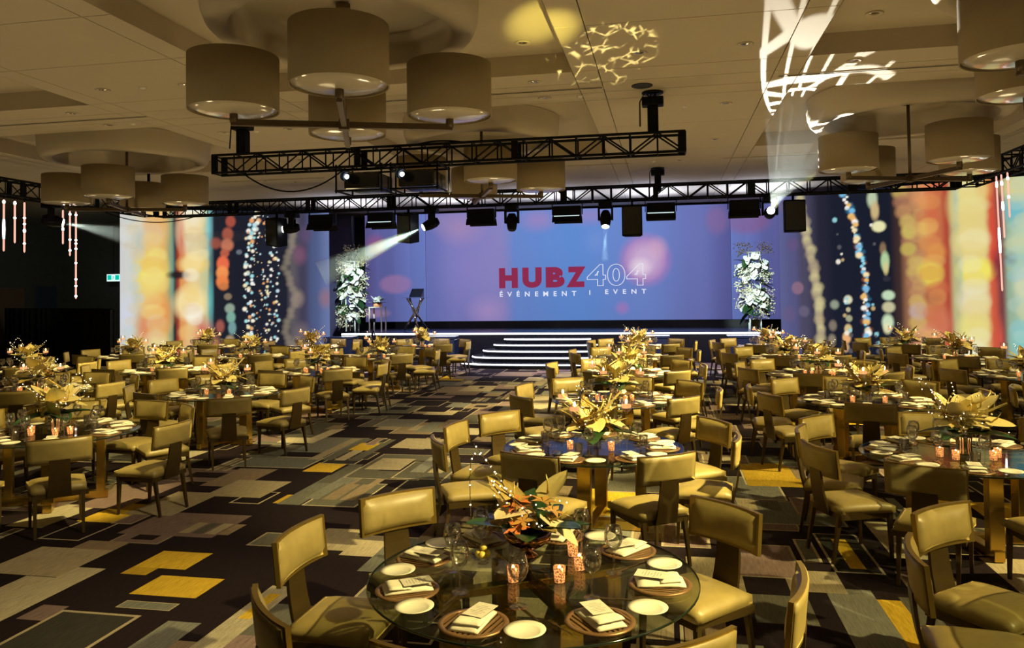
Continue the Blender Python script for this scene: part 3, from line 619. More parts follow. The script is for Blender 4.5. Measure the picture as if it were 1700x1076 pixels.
# lettering on the main screen
def text_mesh(body, size, mat_, offset=0.0, outline=0.0, space=1.0):
    cu = bpy.data.curves.new('lettering', 'FONT'); cu.body = body; cu.size = size; cu.space_character = space; cu.resolution_u = 6
    if outline:
        cu.fill_mode = 'NONE'; cu.bevel_depth = outline; cu.bevel_resolution = 1; cu.offset = offset
    else: cu.offset = offset
    o = bpy.data.objects.new('lettering_tmp', cu); COL.objects.link(o)
    bpy.context.view_layer.update()
    m_ = bpy.data.meshes.new_from_object(o.evaluated_get(bpy.context.evaluated_depsgraph_get()))
    bpy.data.objects.remove(o); bpy.data.curves.remove(cu)
    m_.materials.clear(); m_.materials.append(mat_); return m_
M['logored'] = emit('logo_red', S(140, 44, 78), 1.0); M['logowhite'] = emit('logo_white', S(228, 230, 246), 1.0)
def fit_text(body, mat_, x0, x1, z0, z1, **kw):
    m_ = text_mesh(body, 1.0, mat_, **kw)
    xs = [v.co.x for v in m_.vertices]; ys = [v.co.y for v in m_.vertices]
    sx, sy = (x1 - x0) / (max(xs) - min(xs)), (z1 - z0) / (max(ys) - min(ys))
    for v in m_.vertices:
        v.co = Vector(((v.co.x - min(xs)) * sx, 0 - v.co.z * 0.3, (v.co.y - min(ys)) * sy))
    return obj('lettering', m_, main, (x0, YM - 0.02, z0))
XL = {'H': (-6.14, -5.42), 'U': (-5.25, -4.52), 'B': (-4.37, -3.66), 'Z': (-3.60, -2.88)}
for ch, (a_, b_) in XL.items(): fit_text(ch, M['logored'], a_, b_, 2.37, 3.13, offset=0.07)
for ch, (a_, b_) in zip('404', ((-2.84, -2.14), (-2.10, -1.44), (-1.40, -0.70))): fit_text(ch, M['logowhite'], a_, b_, 2.40, 3.20, offset=0.03, outline=0.010)
fit_text('ÉVÉNEMENT', M['logowhite'], -6.12, -3.24, 2.05, 2.28, offset=0.022, space=2.3)
fit_text('|', M['logowhite'], -2.76, -2.725, 2.08, 2.25, offset=0.012)
fit_text('EVENT', M['logowhite'], -2.18, -0.70, 2.10, 2.27, offset=0.022, space=2.3)

for nm, lab, a_, b_, cols_, nu, nv in (('led_screen', 'tall LED screen of warm bokeh lights left of the stage', (-17.7, 22.9), (-11.7, 26.0), colsL, 230, 160),
                                       ('led_screen', 'tall LED screen of warm bokeh lights right of the stage', (3.56, 26.0), (9.83, 23.16), colsR, 260, 170)):
    e = empty(nm, (0, 0, 0), 0, lab, 'screen', 'side LED screens')
    obj('screen_face', screen_mesh('screen_face', a_, b_, 0.03, 5.15, nu, nv, cols_), e)
    a2, b2 = Vector((*a_, 0)), Vector((*b_, 0)); d_ = (b2 - a2); n_ = Vector((-d_.y, d_.x, 0)).normalized(); c_ = (a2 + b2) / 2 + n_ * 0.09
    obj('screen_body', MB().box((c_.x, c_.y, 2.59), (d_.length, 0.16, 5.12), (0, 0, math.atan2(d_.y, d_.x))).mesh('screen_body', M['black']), e)
    obj('screen_foot', MB().box((c_.x, c_.y + 0.4, 0.015), (d_.length, 0.9, 0.03), (0, 0, math.atan2(d_.y, d_.x))).mesh('screen_foot', M['black']), e)
# indigo panels masking the gaps beside the stage
M['indigo'] = mat('indigo_panel', (0.055, 0.05, 0.13), 0.8, 0, 0.1, 3)
for (x, w, lab) in ((-12.35, 1.5, 'indigo masking panel behind the left flower column'), (4.55, 1.3, 'indigo masking panel behind the right flower column')):
    e = empty('masking_panel', (x, 28.0, 0), 0, lab, 'panel', 'masking panels')
    obj('fabric', MB().box((0, 0, 2.6), (w, 0.05, 5.2)).mesh('fabric', M['indigo']), e)
    obj('pole', MB().tube([(w / 2 - 0.05, -0.06, 0), (w / 2 - 0.05, -0.06, 5.2)], 0.03).mesh('pole', M['casebox']), e)
    obj('base', MB().box((0, 0, 0.02), (w, 0.5, 0.04)).mesh('base', M['black']), e)

# ------------------------------------------------------------------ things on and before the stage
def heart(wd=0.52, curl=0.12, cup=0.12, nt_=7, ns=6):
    q = MB()
    def f(s, t_):
        s2 = s * 2 - 1
        w = wd * max(0.0, math.sin(PI * min(1, t_ ** 0.52))) ** 0.62 if t_ > 0 else 0.10
        y = t_ - 0.20 * s2 * s2 * (1 - t_) ** 2
        return (w * s2, y, cup * s2 * s2 * (1 - t_) * 0.8 - curl * t_ * t_ + 0.03 * math.sin(s2 * 9))
    q.grid(f, ns, nt_); return q
hw_m = heart(0.5, 0.05, 0.1).mesh('flower', M['whiteflower'], True)
lf_big = heart(0.40, 0.25, 0.2).mesh('leaf', M['leaf'], True)
spike_m = MB().tube([(0, 0, 0), (0, 0.15, 0.1), (0, 0.3, 0.26)], [0.022, 0.02, 0.008], 5).mesh('spadix', M['goldleaf'], True)
def sprig(rn, n, spread, r, hh, mname, m_):
    q = MB()
    for i in range(n):
        a = rn.uniform(0, 2 * PI); d_ = spread * math.sqrt(rn.random()); q.blob((d_ * math.cos(a), d_ * math.sin(a), rn.uniform(0, hh)), r * rn.uniform(.6, 1.2), 4, 3)
    return q.mesh(mname, m_)
rn = random.Random(8)
for (x, y, lab, sgn) in ((-11.1, 26.6, 'tall column of white anthuriums and greenery at the left stage end', 1), (2.82, 26.5, 'tall column of white anthuriums and greenery at the right stage end', -1)):
    e = empty('flower_column', (x, y, SZ), 0, lab, 'flower column', 'flower columns on the stage')
    for px, py in ((-.17, -.17), (.17, -.17), (.17, .17), (-.17, .17)):
        obj('frame_post', MB().box((px, py, 1.25), (0.035, 0.035, 2.5)).mesh('frame_post', M['whiteflower']), e)
    obj('frame_top', MB().box((0, -.17, 2.5), (0.38, 0.035, 0.035)).box((0, .17, 2.5), (0.38, 0.035, 0.035)).box((-.17, 0, 2.5), (0.035, 0.38, 0.035)).box((.17, 0, 2.5), (0.035, 0.38, 0.035)).mesh('frame_top', M['whiteflower']), e)
    obj('acrylic_box', MB().box((0, 0, 1.25), (0.31, 0.31, 2.48)).mesh('acrylic_box', M['acrylic']), e)
    for i in range(64):
        h = rn.choice((rn.gauss(2.0, .22), rn.gauss(1.15, .25), rn.uniform(.15, 2.5))); h = min(2.65, max(.15, h)); a = rn.uniform(PI * .95, PI * 2.05)
        rr = 0.26 + rn.uniform(0, .2)
        o = obj('flower', hw_m, e, (rr * math.cos(a), rr * math.sin(a) * .9, h), (R(rn.uniform(-80, -15)), rn.uniform(-.4, .4), a - PI / 2 + rn.uniform(-.6, .6)), rn.uniform(.19, .27))
        obj('spadix', spike_m, o, (0, .1, .02))
    for i in range(40):
        h = rn.uniform(.45, 2.3); a = rn.uniform(PI * .8, PI * 2.2)
        obj('leaf', lf_big, e, (.22 * math.cos(a), .22 * math.sin(a), h), (R(rn.uniform(-40, 30)), 0, a - PI / 2), rn.uniform(.3, .5))
    for i in range(18):
        a = rn.uniform(PI * .85, PI * 2.15); h = rn.uniform(.15, 2.75)
        k = obj('blossom_sprig', sprig(rn, 90, .30, .022, .36, 'blossom_sprig', M['breath']), e, (.34 * math.cos(a), .3 * math.sin(a), h)); k['kind'] = 'stuff'
    for i in range(9):
        a = rn.uniform(PI * .8, PI * 2.2); h = rn.uniform(.4, 2.4); l = rn.uniform(.3, .48)
        obj('twig', MB().tube([(.15 * math.cos(a), .15 * math.sin(a), h), (l * .7 * math.cos(a), l * .7 * math.sin(a), h + .12), (l * math.cos(a), l * math.sin(a), h + rn.uniform(-.1, .35))], [.014, .012, .004], 5).mesh('twig', M['breath']), e)
# glass lectern on crossed chrome tubes
e = empty('lectern', (-8.72, 26.6, SZ), 0, 'clear-topped lectern on crossed chrome tubes on the stage', 'lectern')
for k in range(4):
    a = k * PI / 2 + .5
    obj('leg', MB().tube([(.42 * math.cos(a), .36 * math.sin(a), 0.035), (-.36 * math.cos(a + .35), -.3 * math.sin(a + .35), 1.16)], 0.04, 8).mesh('leg', M['chrome'], True), e)
obj('top', MB().box((0, 0, 1.175), (0.85, 0.55, 0.025)).mesh('top', M['acrylic'], bevel=.004), e)
tag(obj('reading_stand', MB().add([(-.22, -.16, 0), (.22, -.16, 0), (.22, .18, 0), (-.22, .18, 0), (-.22, -.16, .03), (.22, -.16, .03), (.22, .18, .30), (-.22, .18, .30)], [(3, 2, 1, 0), (4, 5, 6, 7), (0, 1, 5, 4), (1, 2, 6, 5), (2, 3, 7, 6), (3, 0, 4, 7)]).mesh('reading_stand', M['casebox']), None, (-8.68, 26.6, SZ + 1.19)), 'small blue slanted reading stand on the crossed-tube lectern', 'stand')
# plinth with flowers
e = empty('flower_plinth', (-10.1, 26.5, SZ), 0, 'open white plinth carrying a low white flower arrangement on stage', 'plinth')
for px, py in ((-.22, -.22), (.22, -.22), (.22, .22), (-.22, .22)): obj('leg', MB().box((px, py, .42), (.04, .04, .84)).mesh('leg', M['white']), e)
obj('top', MB().box((0, 0, .85), (.5, .5, .03)).mesh('top', M['white']), e)
obj('vase', MB().lathe([(.001, .865), (.14, .865), (.17, .97), (.15, .99), (.001, .98)], 14).mesh('vase', M['peach'], True), e)
for i in range(14):
    a = rn.uniform(0, 2 * PI); obj('flower', hw_m, e, (.12 * math.cos(a), .12 * math.sin(a), .98 + rn.uniform(0, .14)), (R(rn.uniform(0, 60)), 0, a - PI / 2), rn.uniform(.16, .24))
for i in range(6):
    a = i * 1.05; obj('leaf', lf_big, e, (.1 * math.cos(a), .1 * math.sin(a), .98), (R(20), 0, a - PI / 2), .26)
# camera tripod in front of the stage
e = empty('camera_tripod', (-9.4, 24.2, 0), 0, 'black camera tripod standing before the left stage end', 'tripod')
for k in range(3):
    a = k * 2 * PI / 3 + .4; obj('leg', MB().tube([(0, 0, 1.05), (.42 * math.cos(a), .42 * math.sin(a), 0)], [.02, .014], 6).mesh('leg', M['black_gloss']), e)
obj('column', MB().tube([(0, 0, .8), (0, 0, 1.3)], .018, 6).mesh('column', M['black']), e)
obj('head', MB().box((0, 0, 1.36), (.14, .2, .12)).box((.02, -.12, 1.36), (.07, .08, .07)).mesh('head', M['black'], bevel=.01), e)
# equipment cases along the stage front
for (x, y, lab) in ((-10.5, 24.2, 'dark blue equipment case before the left end of the stage'), (-7.05, 24.2, 'dark blue equipment case left of the stage steps'), (-0.4, 24.2, 'dark blue equipment case right of the stage steps'), (2.25, 24.2, 'dark blue equipment case before the right end of the stage')):
    e = empty('equipment_case', (x, y, 0), 0, lab, 'case', 'cases along the stage front')
    obj('body', MB().box((0, 0, .39), (.95, .6, .72)).mesh('body', M['casebox'], bevel=.015), e)
    obj('lid', MB().box((0, 0, .80), (.97, .62, .08)).mesh('lid', M['casebox'], bevel=.012), e)
    for px in (-.4, .4):
        for py in (-.22, .22): obj('castor', MB().tube([(px - .02, py, .03), (px + .02, py, .03)], .03, 8).mesh('castor', M['black']), e)
    obj('handle', MB().tube([(-.12, -.31, .5), (-.12, -.35, .5), (.12, -.35, .5), (.12, -.31, .5)], .012, 6).mesh('handle', M['chrome']), e)

# far left: black drape screen and exit sign
e = empty('drape_screen', (-20.9, 23.6, 0), math.atan2(21.41 - 25.84, -16.85 + 24.99), 'low black drape partition in the dark far left corner', 'partition')
for k in range(6):
    q = MB(); x0 = -4.6 + k * 1.53
    q.grid(lambda u, v, x0=x0: (x0 + 1.53 * u, 0.05 * math.sin(u * 22), 0.02 + 1.84 * v), 40, 1); obj('drape', q.mesh('drape', M['drape'], True), e)
obj('rail', MB().tube([(-4.65, .03, 1.86), (4.65, .03, 1.86)], .02).mesh('rail', M['black']), e)
for k in range(5): obj('post', MB().tube([(-4.6 + k * 2.3, .1, 0), (-4.6 + k * 2.3, .1, 1.86)], .02).mesh('post', M['black']), e)
e = empty('exit_sign', (-22.73, 29.0, 3.06), R(6), 'small lit green and white exit sign beside the left screen', 'exit sign')
obj('housing', MB().box((0, .03, 0), (.58, .06, .30)).mesh('housing', M['exitw']), e)
for sx in (-.17, .17): obj('green_panel', MB().box((sx, -.005, .01), (.17, .01, .2)).mesh('green_panel', M['exitg'], bevel=.003), e)
obj('running_figure', MB().box((0, -.006, .045), (.035, .01, .035)).bar((0, -.006, .03), (-.01, -.006, -.03), .03, .008).bar((-.01, -.006, -.03), (.04, -.006, -.06), .02, .008).bar((-.01, -.006, -.03), (-.05, -.006, -.08), .02, .008).bar((0, -.006, .02), (.05, -.006, 0), .018, .008).mesh('running_figure', M['exitg']), e)
obj('hanger', MB().tube([(0, .03, .15), (0, .03, 2.286)], .012).mesh('hanger', M['black']), e)

# ------------------------------------------------------------------ lighting rig
def truss(label, c, length, size, rz, group, bay=None, joint=2.4):
    e = empty('lighting_truss', c, rz, label, 'truss', group)
    h = size / 2; bay = bay or size * 1.35; n = max(2, round(length / bay)); bay = length / n
    chord = MB().tube([(-length / 2, 0, 0), (length / 2, 0, 0)], size * .075, 6).mesh('chord', M['black'])
    for sy in (-h, h):
        for sz in (-h, h): obj('chord', chord, e, (0, sy, sz))
    vb = MB().tube([(0, 0, -h), (0, 0, h)], size * .045, 4).mesh('brace', M['black'])
    hb = MB().tube([(0, -h, 0), (0, h, 0)], size * .045, 4).mesh('brace', M['black'])
    db = MB().tube([(0, 0, -h), (bay, 0, h)], size * .045, 4).mesh('brace', M['black'])
    db2 = MB().tube([(0, 0, h), (bay, 0, -h)], size * .045, 4).mesh('brace', M['black'])
    for i in range(n + 1):
        x = -length / 2 + i * bay
        for sy in (-h, h): obj('brace', vb, e, (x, sy, 0))
        for sz in (-h, h): obj('brace', hb, e, (x, 0, sz))
        if i < n:
            for sy in (-h, h): obj('brace', db if i % 2 else db2, e, (x, sy, 0))
    jm = MB().box((0, 0, 0), (size * .35, .03, size)).mesh('joint_plate', M['black'])
    k = max(1, round(length / joint))
    for i in range(k + 1):
        x = -length / 2 + length * i / k; x = max(-length / 2 + size * .18, min(length / 2 - size * .18, x)); obj('joint_plate', jm, e, (x, -h, 0)); obj('joint_plate', jm, e, (x, h, 0))
    return e
FY, FZ, BY, BZ = 12.55, 4.52, 20.4, 4.73
truss('short black box truss carrying two projectors over the aisle', (-3.71, FY, FZ), 8.1, 0.31, 0, None)
truss('long black box truss across the room before the stage', (-3.78, BY, BZ), 21.4, 0.36, 0, None)
truss('black side truss running along the far left', (-14.6, 16.6, BZ), 7.2, 0.36, PI / 2, 'side trusses')
truss('black side truss running along the far right', (7.05, 16.6, BZ), 7.2, 0.36, PI / 2, 'side trusses')

def hoist(x, y, zt, label):
    e = empty('chain_hoist', (x, y, zt), 0, label, 'hoist', 'chain hoists')
    obj('motor', MB().box((0, 0, .22), (.17, .2, .42)).box((.0, -.02, .5), (.34, .22, .14)).mesh('motor', M['black'], bevel=.02), e)
    obj('hook', MB().tube([(0, 0, .57), (.05, 0, .62), (0, 0, .68), (-.04, 0, .63)], .015).mesh('hook', M['black']), e)
    top = ZC - zt
    obj('chain', MB().tube([(-.03, 0, .55), (-.03, 0, top - .01)], .010, 5).mesh('chain', M['black']), e)
    obj('chain', MB().tube([(.03, 0, .55), (.03, 0, top - .01)], .010, 5).mesh('chain', M['black']), e)
    obj('ceiling_plate', MB().lathe([(.001, top - .03), (.17, top - .025), (.17, top - .004), (.001, top - .004)], 18).mesh('ceiling_plate', M['black'], True), e)
    obj('cable', MB().tube([(.0, .05, .55), (-.12, 0, .66), (-.2, -.05, .5), (-.2, -.1, .1)], .012, 5).mesh('cable', M['black']), e)
hoist(-7.25, FY, FZ + .17, 'black chain hoist holding the left end of the short truss')
hoist(-0.15, FY, FZ + .17, 'black chain hoist holding the right end of the short truss')
hoist(-0.15, BY, BZ + .0, 'black chain hoist on the long truss before the stage')

def cable(pts, label, r=.014):
    a, b, sag = pts; a, b = Vector(a), Vector(b); q = []
    for i in range(17):
        t_ = i / 16; p = a.lerp(b, t_); p.z -= sag * 4 * t_ * (1 - t_); q.append(p)
    o = tag(obj('cable', MB().tube(q, r, 5).mesh('cable', M['black'], True)), label, 'cable', 'rig cables'); return o
cable(((-7.2, FY - .1, FZ - .17), (-5.3, FY - .1, FZ - .17), .36), 'black cable drooping beneath the left half of the short truss')
cable(((-15.3, 19.2, 4.6), (-13.0, 20.3, 4.58), .26), 'black cable drooping across the top corner of the left screen')
cable(((-4.2, FY, FZ + .16), (-3.2, FY - .05, FZ + .17), -.06), 'black cable lying over the middle of the short truss')

# two projectors in cages under the short truss
for (x, lab) in ((-4.98, 'black projector with lit lens, left one under the short truss'), (-4.02, 'black projector with lit lens, right one under the short truss')):
    e = empty('projector', (x, FY, FZ - .16), 0, lab, 'projector', 'projectors under the truss')
    obj('body', MB().box((.02, .1, -.25), (.62, .7, .27)).mesh('body', M['black_gloss'], bevel=.03), e)
    obj('lens', MB().lathe([(.001, .0), (.05, .0), (.075, -.03), (.085, .03), (.085, .12)], 16).mesh('lens', M['black_gloss'], True), e, (-.17, -.36, -.20), (PI / 2, 0, 0))
    obj('lens_glow', MB().blob((0, 0, 0), .040, 10, 6, (1, .5, 1)).mesh('lens_glow', M['projlens'], True), e, (-.17, -.395, -.20))
    for px in (-.40, .40):
        for py in (-.3, .4): obj('cage_post', MB().tube([(px, py, 0.02), (px, py, -.46)], .016, 6).mesh('cage_post', M['black']), e)
    for z in (-.42, -.02):
        for py in (-.3, .4): obj('cage_rail', MB().tube([(-.42, py, z), (.42, py, z)], .018, 6).mesh('cage_rail', M['black']), e)
        for px in (-.40, .40): obj('cage_rail', MB().tube([(px, -.32, z), (px, .42, z)], .018, 6).mesh('cage_rail', M['black']), e)

# wash fixtures, loudspeakers and moving heads on the stage truss
TB = BZ - .18
ord_ = ['first', 'second', 'third', 'fourth', 'fifth', 'sixth', 'seventh', 'eighth']
wf_body = MB().box((0, 0, -.24), (.72, .30, .30)).mesh('body', M['black'], bevel=.02)
wf_yoke = MB().box((-.39, 0, -.16), (.02, .05, .3)).box((.39, 0, -.16), (.02, .05, .3)).box((0, 0, -.02), (.8, .05, .02)).mesh('yoke', M['black'])
wf_door = MB().box((0, 0, 0), (.74, .015, .2)).mesh('barn_door', M['black'])
wf_lens = MB().box((0, 0, 0), (.66, .02, .05)).mesh('lens', M['dimstrip'])
for i, (x, lit) in enumerate(((-9.29, 0), (-7.57, 1), (-4.77, 0), (-2.48, 1), (-0.09, 0), (1.95, 0))):
    e = empty('wash_light', (x, BY - .18, TB - .035), 0, 'black box wash light with barn doors, %s from left on the stage truss' % ord_[i], 'stage light', 'wash lights on the stage truss')
    obj('body', wf_body, e); obj('yoke', wf_yoke, e); obj('barn_door', wf_door, e, (0, -.2, -.43), (R(-30), 0, 0)); obj('barn_door', wf_door, e, (0, .18, -.43), (R(30), 0, 0))
    if lit or i == 4: obj('lens', wf_lens, e, (0, -.16, -.365))
spk_cab = MB().prism([(-.26, -.2), (.26, -.2), (.2, .2), (-.2, .2)], -.78, 0).mesh('cabinet', M['black'], bevel=.02)
spk_gr = MB().box((0, -.212, -.39), (.46, .02, .70)).mesh('grille', M['grille'], bevel=.008)
spk_br = MB().box((0, 0, .07), (.05, .05, .16)).box((0, 0, .01), (.3, .05, .02)).mesh('bracket', M['black'])
for i, (x, rx, rz, ry) in enumerate(((-10.66, R(8), R(-24), R(9)), (-6.80, R(8), R(-26), R(7)), (-0.81, 0, 0, 0), (3.11, 0, R(4), 0))):
    e = empty('loudspeaker', (x, BY - .18, TB - .175), 0, 'black loudspeaker hanging from the stage truss, %s from left' % ord_[i], 'speaker', 'loudspeakers on the stage truss')
    e.rotation_euler = (rx, ry, rz)
    obj('cabinet', spk_cab, e); obj('grille', spk_gr, e); obj('bracket', spk_br, e)
mh_base = MB().box((0, 0, -.07), (.34, .30, .12)).box((0, 0, .0), (.12, .12, .04)).mesh('base', M['black'], bevel=.02)
mh_yoke = MB().box((0, 0, -.15), (.36, .14, .05)).box((-.17, 0, -.31), (.05, .15, .34)).box((.17, 0, -.31), (.05, .15, .34)).mesh('yoke', M['black'], bevel=.015)
mh_head = MB().lathe([(.001, .20), (.09, .20), (.135, .10), (.145, -.05), (.12, -.20), (.10, -.24), (.001, -.24)], 16).mesh('head', M['black'], True)
mh_lens = MB().lathe([(.095, -.238), (.085, -.262), (.05, -.275), (.001, -.28)], 16).mesh('lens', M['lens'], True)
mh_off = MB().lathe([(.095, -.238), (.085, -.262), (.05, -.275), (.001, -.28)], 16).mesh('lens', M['black_gloss'], True)
def moving_head(x, y, z, aim, label, lit=True, hang=True):
    e = empty('moving_head', (x, y, z), 0, label, 'stage light', 'moving heads')
    pc = Vector((x, y, z - .42)) if hang else Vector((x, y, z + .42))
    d_ = (Vector(aim) - pc).normalized()
    yaw = math.atan2(d_.y, d_.x) + PI / 2
    k = 1 if hang else -1
    obj('base', mh_base, e, rot=(0 if hang else PI, 0, 0)); obj('yoke', mh_yoke, e, rot=(0 if hang else PI, 0, yaw * k))
    q = d_.to_track_quat('-Z', 'Y').to_euler()
    hd = obj('head', mh_head, e, pc - Vector((x, y, z)), q); obj('lens', mh_lens if lit else mh_off, hd)
    return pc + d_ * .3, d_
rect_gobo = None
def gobo(light, kind, scale):
    light.data.use_nodes = True; t_ = light.data.node_tree; N_, L_ = t_.nodes, t_.links; em = N_['Emission']
    tc_ = N_.new('ShaderNodeTexCoord'); sep = N_.new('ShaderNodeSeparateXYZ'); L_.new(tc_.outputs['Normal'], sep.inputs[0])
    dx = N_.new('ShaderNodeMath'); dx.operation = 'DIVIDE'; dy = N_.new('ShaderNodeMath'); dy.operation = 'DIVIDE'
    L_.new(sep.outputs[0], dx.inputs[0]); L_.new(sep.outputs[2], dx.inputs[1]); L_.new(sep.outputs[1], dy.inputs[0]); L_.new(sep.outputs[2], dy.inputs[1])
    cb = N_.new('ShaderNodeCombineXYZ'); L_.new(dx.outputs[0], cb.inputs[0]); L_.new(dy.outputs[0], cb.inputs[1])
    vm = N_.new('ShaderNodeVectorMath'); vm.operation = 'SCALE'; vm.inputs['Scale'].default_value = scale; L_.new(cb.outputs[0], vm.inputs[0])
    outs = []
    if kind == 'scribble':
        for (wt, sc_, dist, off, lo, hi) in (('RINGS', 1.1, 5.0, (0.3, 0.2, 0), .87, .93), ('BANDS', 1.0, 7.0, (1.7, -.6, 0), .89, .95), ('RINGS', 0.8, 9.0, (-.8, .9, 0), .92, .97)):
            mp_ = N_.new('ShaderNodeVectorMath'); mp_.operation = 'ADD'; mp_.inputs[1].default_value = off; L_.new(vm.outputs[0], mp_.inputs[0])
            w_ = N_.new('ShaderNodeTexWave'); w_.wave_type = wt; w_.inputs['Scale'].default_value = sc_; w_.inputs['Distortion'].default_value = dist; w_.inputs['Detail'].default_value = 0; w_.inputs['Detail Scale'].default_value = .8
            L_.new(mp_.outputs[0], w_.inputs[0]); mr_ = N_.new('ShaderNodeMapRange'); mr_.inputs[1].default_value = lo; mr_.inputs[2].default_value = hi; L_.new(w_.outputs['Fac'], mr_.inputs[0]); outs.append(mr_.outputs[0])
    else:
        for (sc_, off, lo, hi) in ((2.2, (0, 0, 0), .07, .03), (3.1, (4.3, 2.1, 0), .06, .02)):
            mp_ = N_.new('ShaderNodeVectorMath'); mp_.operation = 'ADD'; mp_.inputs[1].default_value = off; L_.new(vm.outputs[0], mp_.inputs[0])
            w_ = N_.new('ShaderNodeTexVoronoi'); w_.feature = 'DISTANCE_TO_EDGE'; w_.inputs['Scale'].default_value = sc_
            L_.new(mp_.outputs[0], w_.inputs['Vector']); mr_ = N_.new('ShaderNodeMapRange'); mr_.inputs[1].default_value = lo; mr_.inputs[2].default_value = hi; L_.new(w_.outputs['Distance'], mr_.inputs[0])
            nz = N_.new('ShaderNodeTexNoise'); nz.inputs['Scale'].default_value = 2.5; L_.new(mp_.outputs[0], nz.inputs['Vector'])
            m2 = N_.new('ShaderNodeMapRange'); m2.inputs[1].default_value = .50; m2.inputs[2].default_value = .62; L_.new(nz.outputs['Fac'], m2.inputs[0])
            mm_ = N_.new('ShaderNodeMath'); mm_.operation = 'MULTIPLY'; L_.new(mr_.outputs[0], mm_.inputs[0]); L_.new(m2.outputs[0], mm_.inputs[1]); outs.append(mm_.outputs[0])
    acc = outs[0]
    for o_ in outs[1:]:
        mx_ = N_.new('ShaderNodeMath'); mx_.operation = 'MAXIMUM'; L_.new(acc, mx_.inputs[0]); L_.new(o_, mx_.inputs[1]); acc = mx_.outputs[0]
    L_.new(acc, em.inputs['Strength'])
def haze(name, p, d_, length, r0, r1, density, col, label):
    """a column of stage haze that the lamp's own beam lights up"""
    m_, t_, N_, L_ = nt(name); N_.remove(N_['Principled BSDF'])
    v_ = N_.new('ShaderNodeVolumeScatter'); v_.inputs['Color'].default_value = (*col, 1); v_.inputs['Density'].default_value = density; v_.inputs['Anisotropy'].default_value = 0.2
    L_.new(v_.outputs[0], N_['Material Output'].inputs['Volume'])
    q = MB().tube([p + d_ * .02, p + d_ * length], [r0, r1], 14)
    o = obj('light_beam', q.mesh('light_beam', m_)); tag(o, label, 'light beam', 'hazy light beams', 'stuff'); return o
GOAL = [((-10.2, BY - .18, TB - .045), (-17.0, 18.2, 3.1), 'moving head shining leftwards in front of the left screen', 1),
        ((-6.15, BY - .18, TB - .045), (-9.4, 18.7, 2.45), 'moving head shining a pale beam down towards the left flower column', 1),
        ((-3.95, BY - .18, TB - .045), (-3.95, 20.0, 0), 'unlit moving head over the middle of the stage', 0),
        ((-1.49, BY - .18, TB - .045), (-1.49, 17.5, -2.0), 'lit moving head pointing down over the middle of the stage', 1),
        ((2.56, BY - .18, TB - .045), (2.42, 10.9, 5.55), 'moving head shining its beam up onto the right ceiling', 1)]
hp = []
for (loc, aim, lab, lit) in GOAL: hp.append(moving_head(*loc, aim, lab, lit))
(p0, d0), (p1, d1), _x, (p3, d3), (p4, d4) = hp
g = lamp('moving_head_beam', 'SPOT', p4 + d4 * .05, 20000, (1.0, 0.95, 0.80), p4 + d4 * 10, 14.5, 0.05, 0.01); gobo(g, 'scribble', 8.0)
lamp('moving_head_beam', 'SPOT', p0 + d0 * .05, 3600, (0.9, 1.0, 0.9), p0 + d0 * 10, 12, 0.3, 0.02)
lamp('moving_head_beam', 'SPOT', p1 + d1 * .05, 1900, (0.72, 1.0, 0.86), p1 + d1 * 10, 14, 0.3, 0.02)
lamp('moving_head_beam', 'SPOT', p3 + d3 * .05, 500, (0.8, 1.0, 0.95), p3 + d3 * 10, 14, 0.3, 0.02)
haze('haze_right', p4, d4, 6.0, .05, .80, .014, (0.8, 0.95, 1.0), 'pale hazy beam rising from the right moving head')
haze('haze_left', p0, d0, 2.6, .05, .30, .45, (0.9, 1.0, 0.95), 'thin pale beam crossing the left screen')
haze('haze_mid', p1, d1, 2.9, .05, .38, .5, (0.75, 1.0, 0.88), 'pale green hazy beam falling towards the left flower column')
haze('haze_down', p3, d3, .9, .05, .12, .15, (0.7, 0.95, 1.0), 'short hazy glow below the lit central moving head')
# moving head on the far left side truss
pL, dL = moving_head(-14.42, 16.25, TB - .045, (-11.8, 18.5, 3.4), 'small lit moving head hanging among the left light tubes')
lamp('moving_head_beam', 'SPOT', pL + dL * .05, 420, (0.9, 1.0, 0.9), pL + dL * 10, 22, 0.4, 0.02)
haze('haze_corner', pL, dL, 1.6, .05, .32, .3, (0.9, 1.0, 0.92), 'faint beam spreading through the dark left corner')
# yellow gobo thrown on the ceiling from a lamp at the rear of the room
g = lamp('gobo_lamp', 'SPOT', (1.2, 2.0, 1.0), 19000, (1.0, 0.86, 0.36), (-0.75, 10.5, 5.4), 8.5, 0.35, 0.01); gobo(g, 'leaf', 15.0)
lamp('gobo_lamp', 'SPOT', (1.2, 2.0, 1.0), 9000, (1.0, 0.84, 0.18), (-1.52, 9.75, 5.63), 6.0, 1.0, 0.02)
g = lamp('gobo_lamp', 'SPOT', (5.5, 0.0, 4.9), 2600, (1.0, 0.86, 0.42), (1.3, 7.0, 0.1), 26, 0.3, 0.01); gobo(g, 'leaf', 9.0)

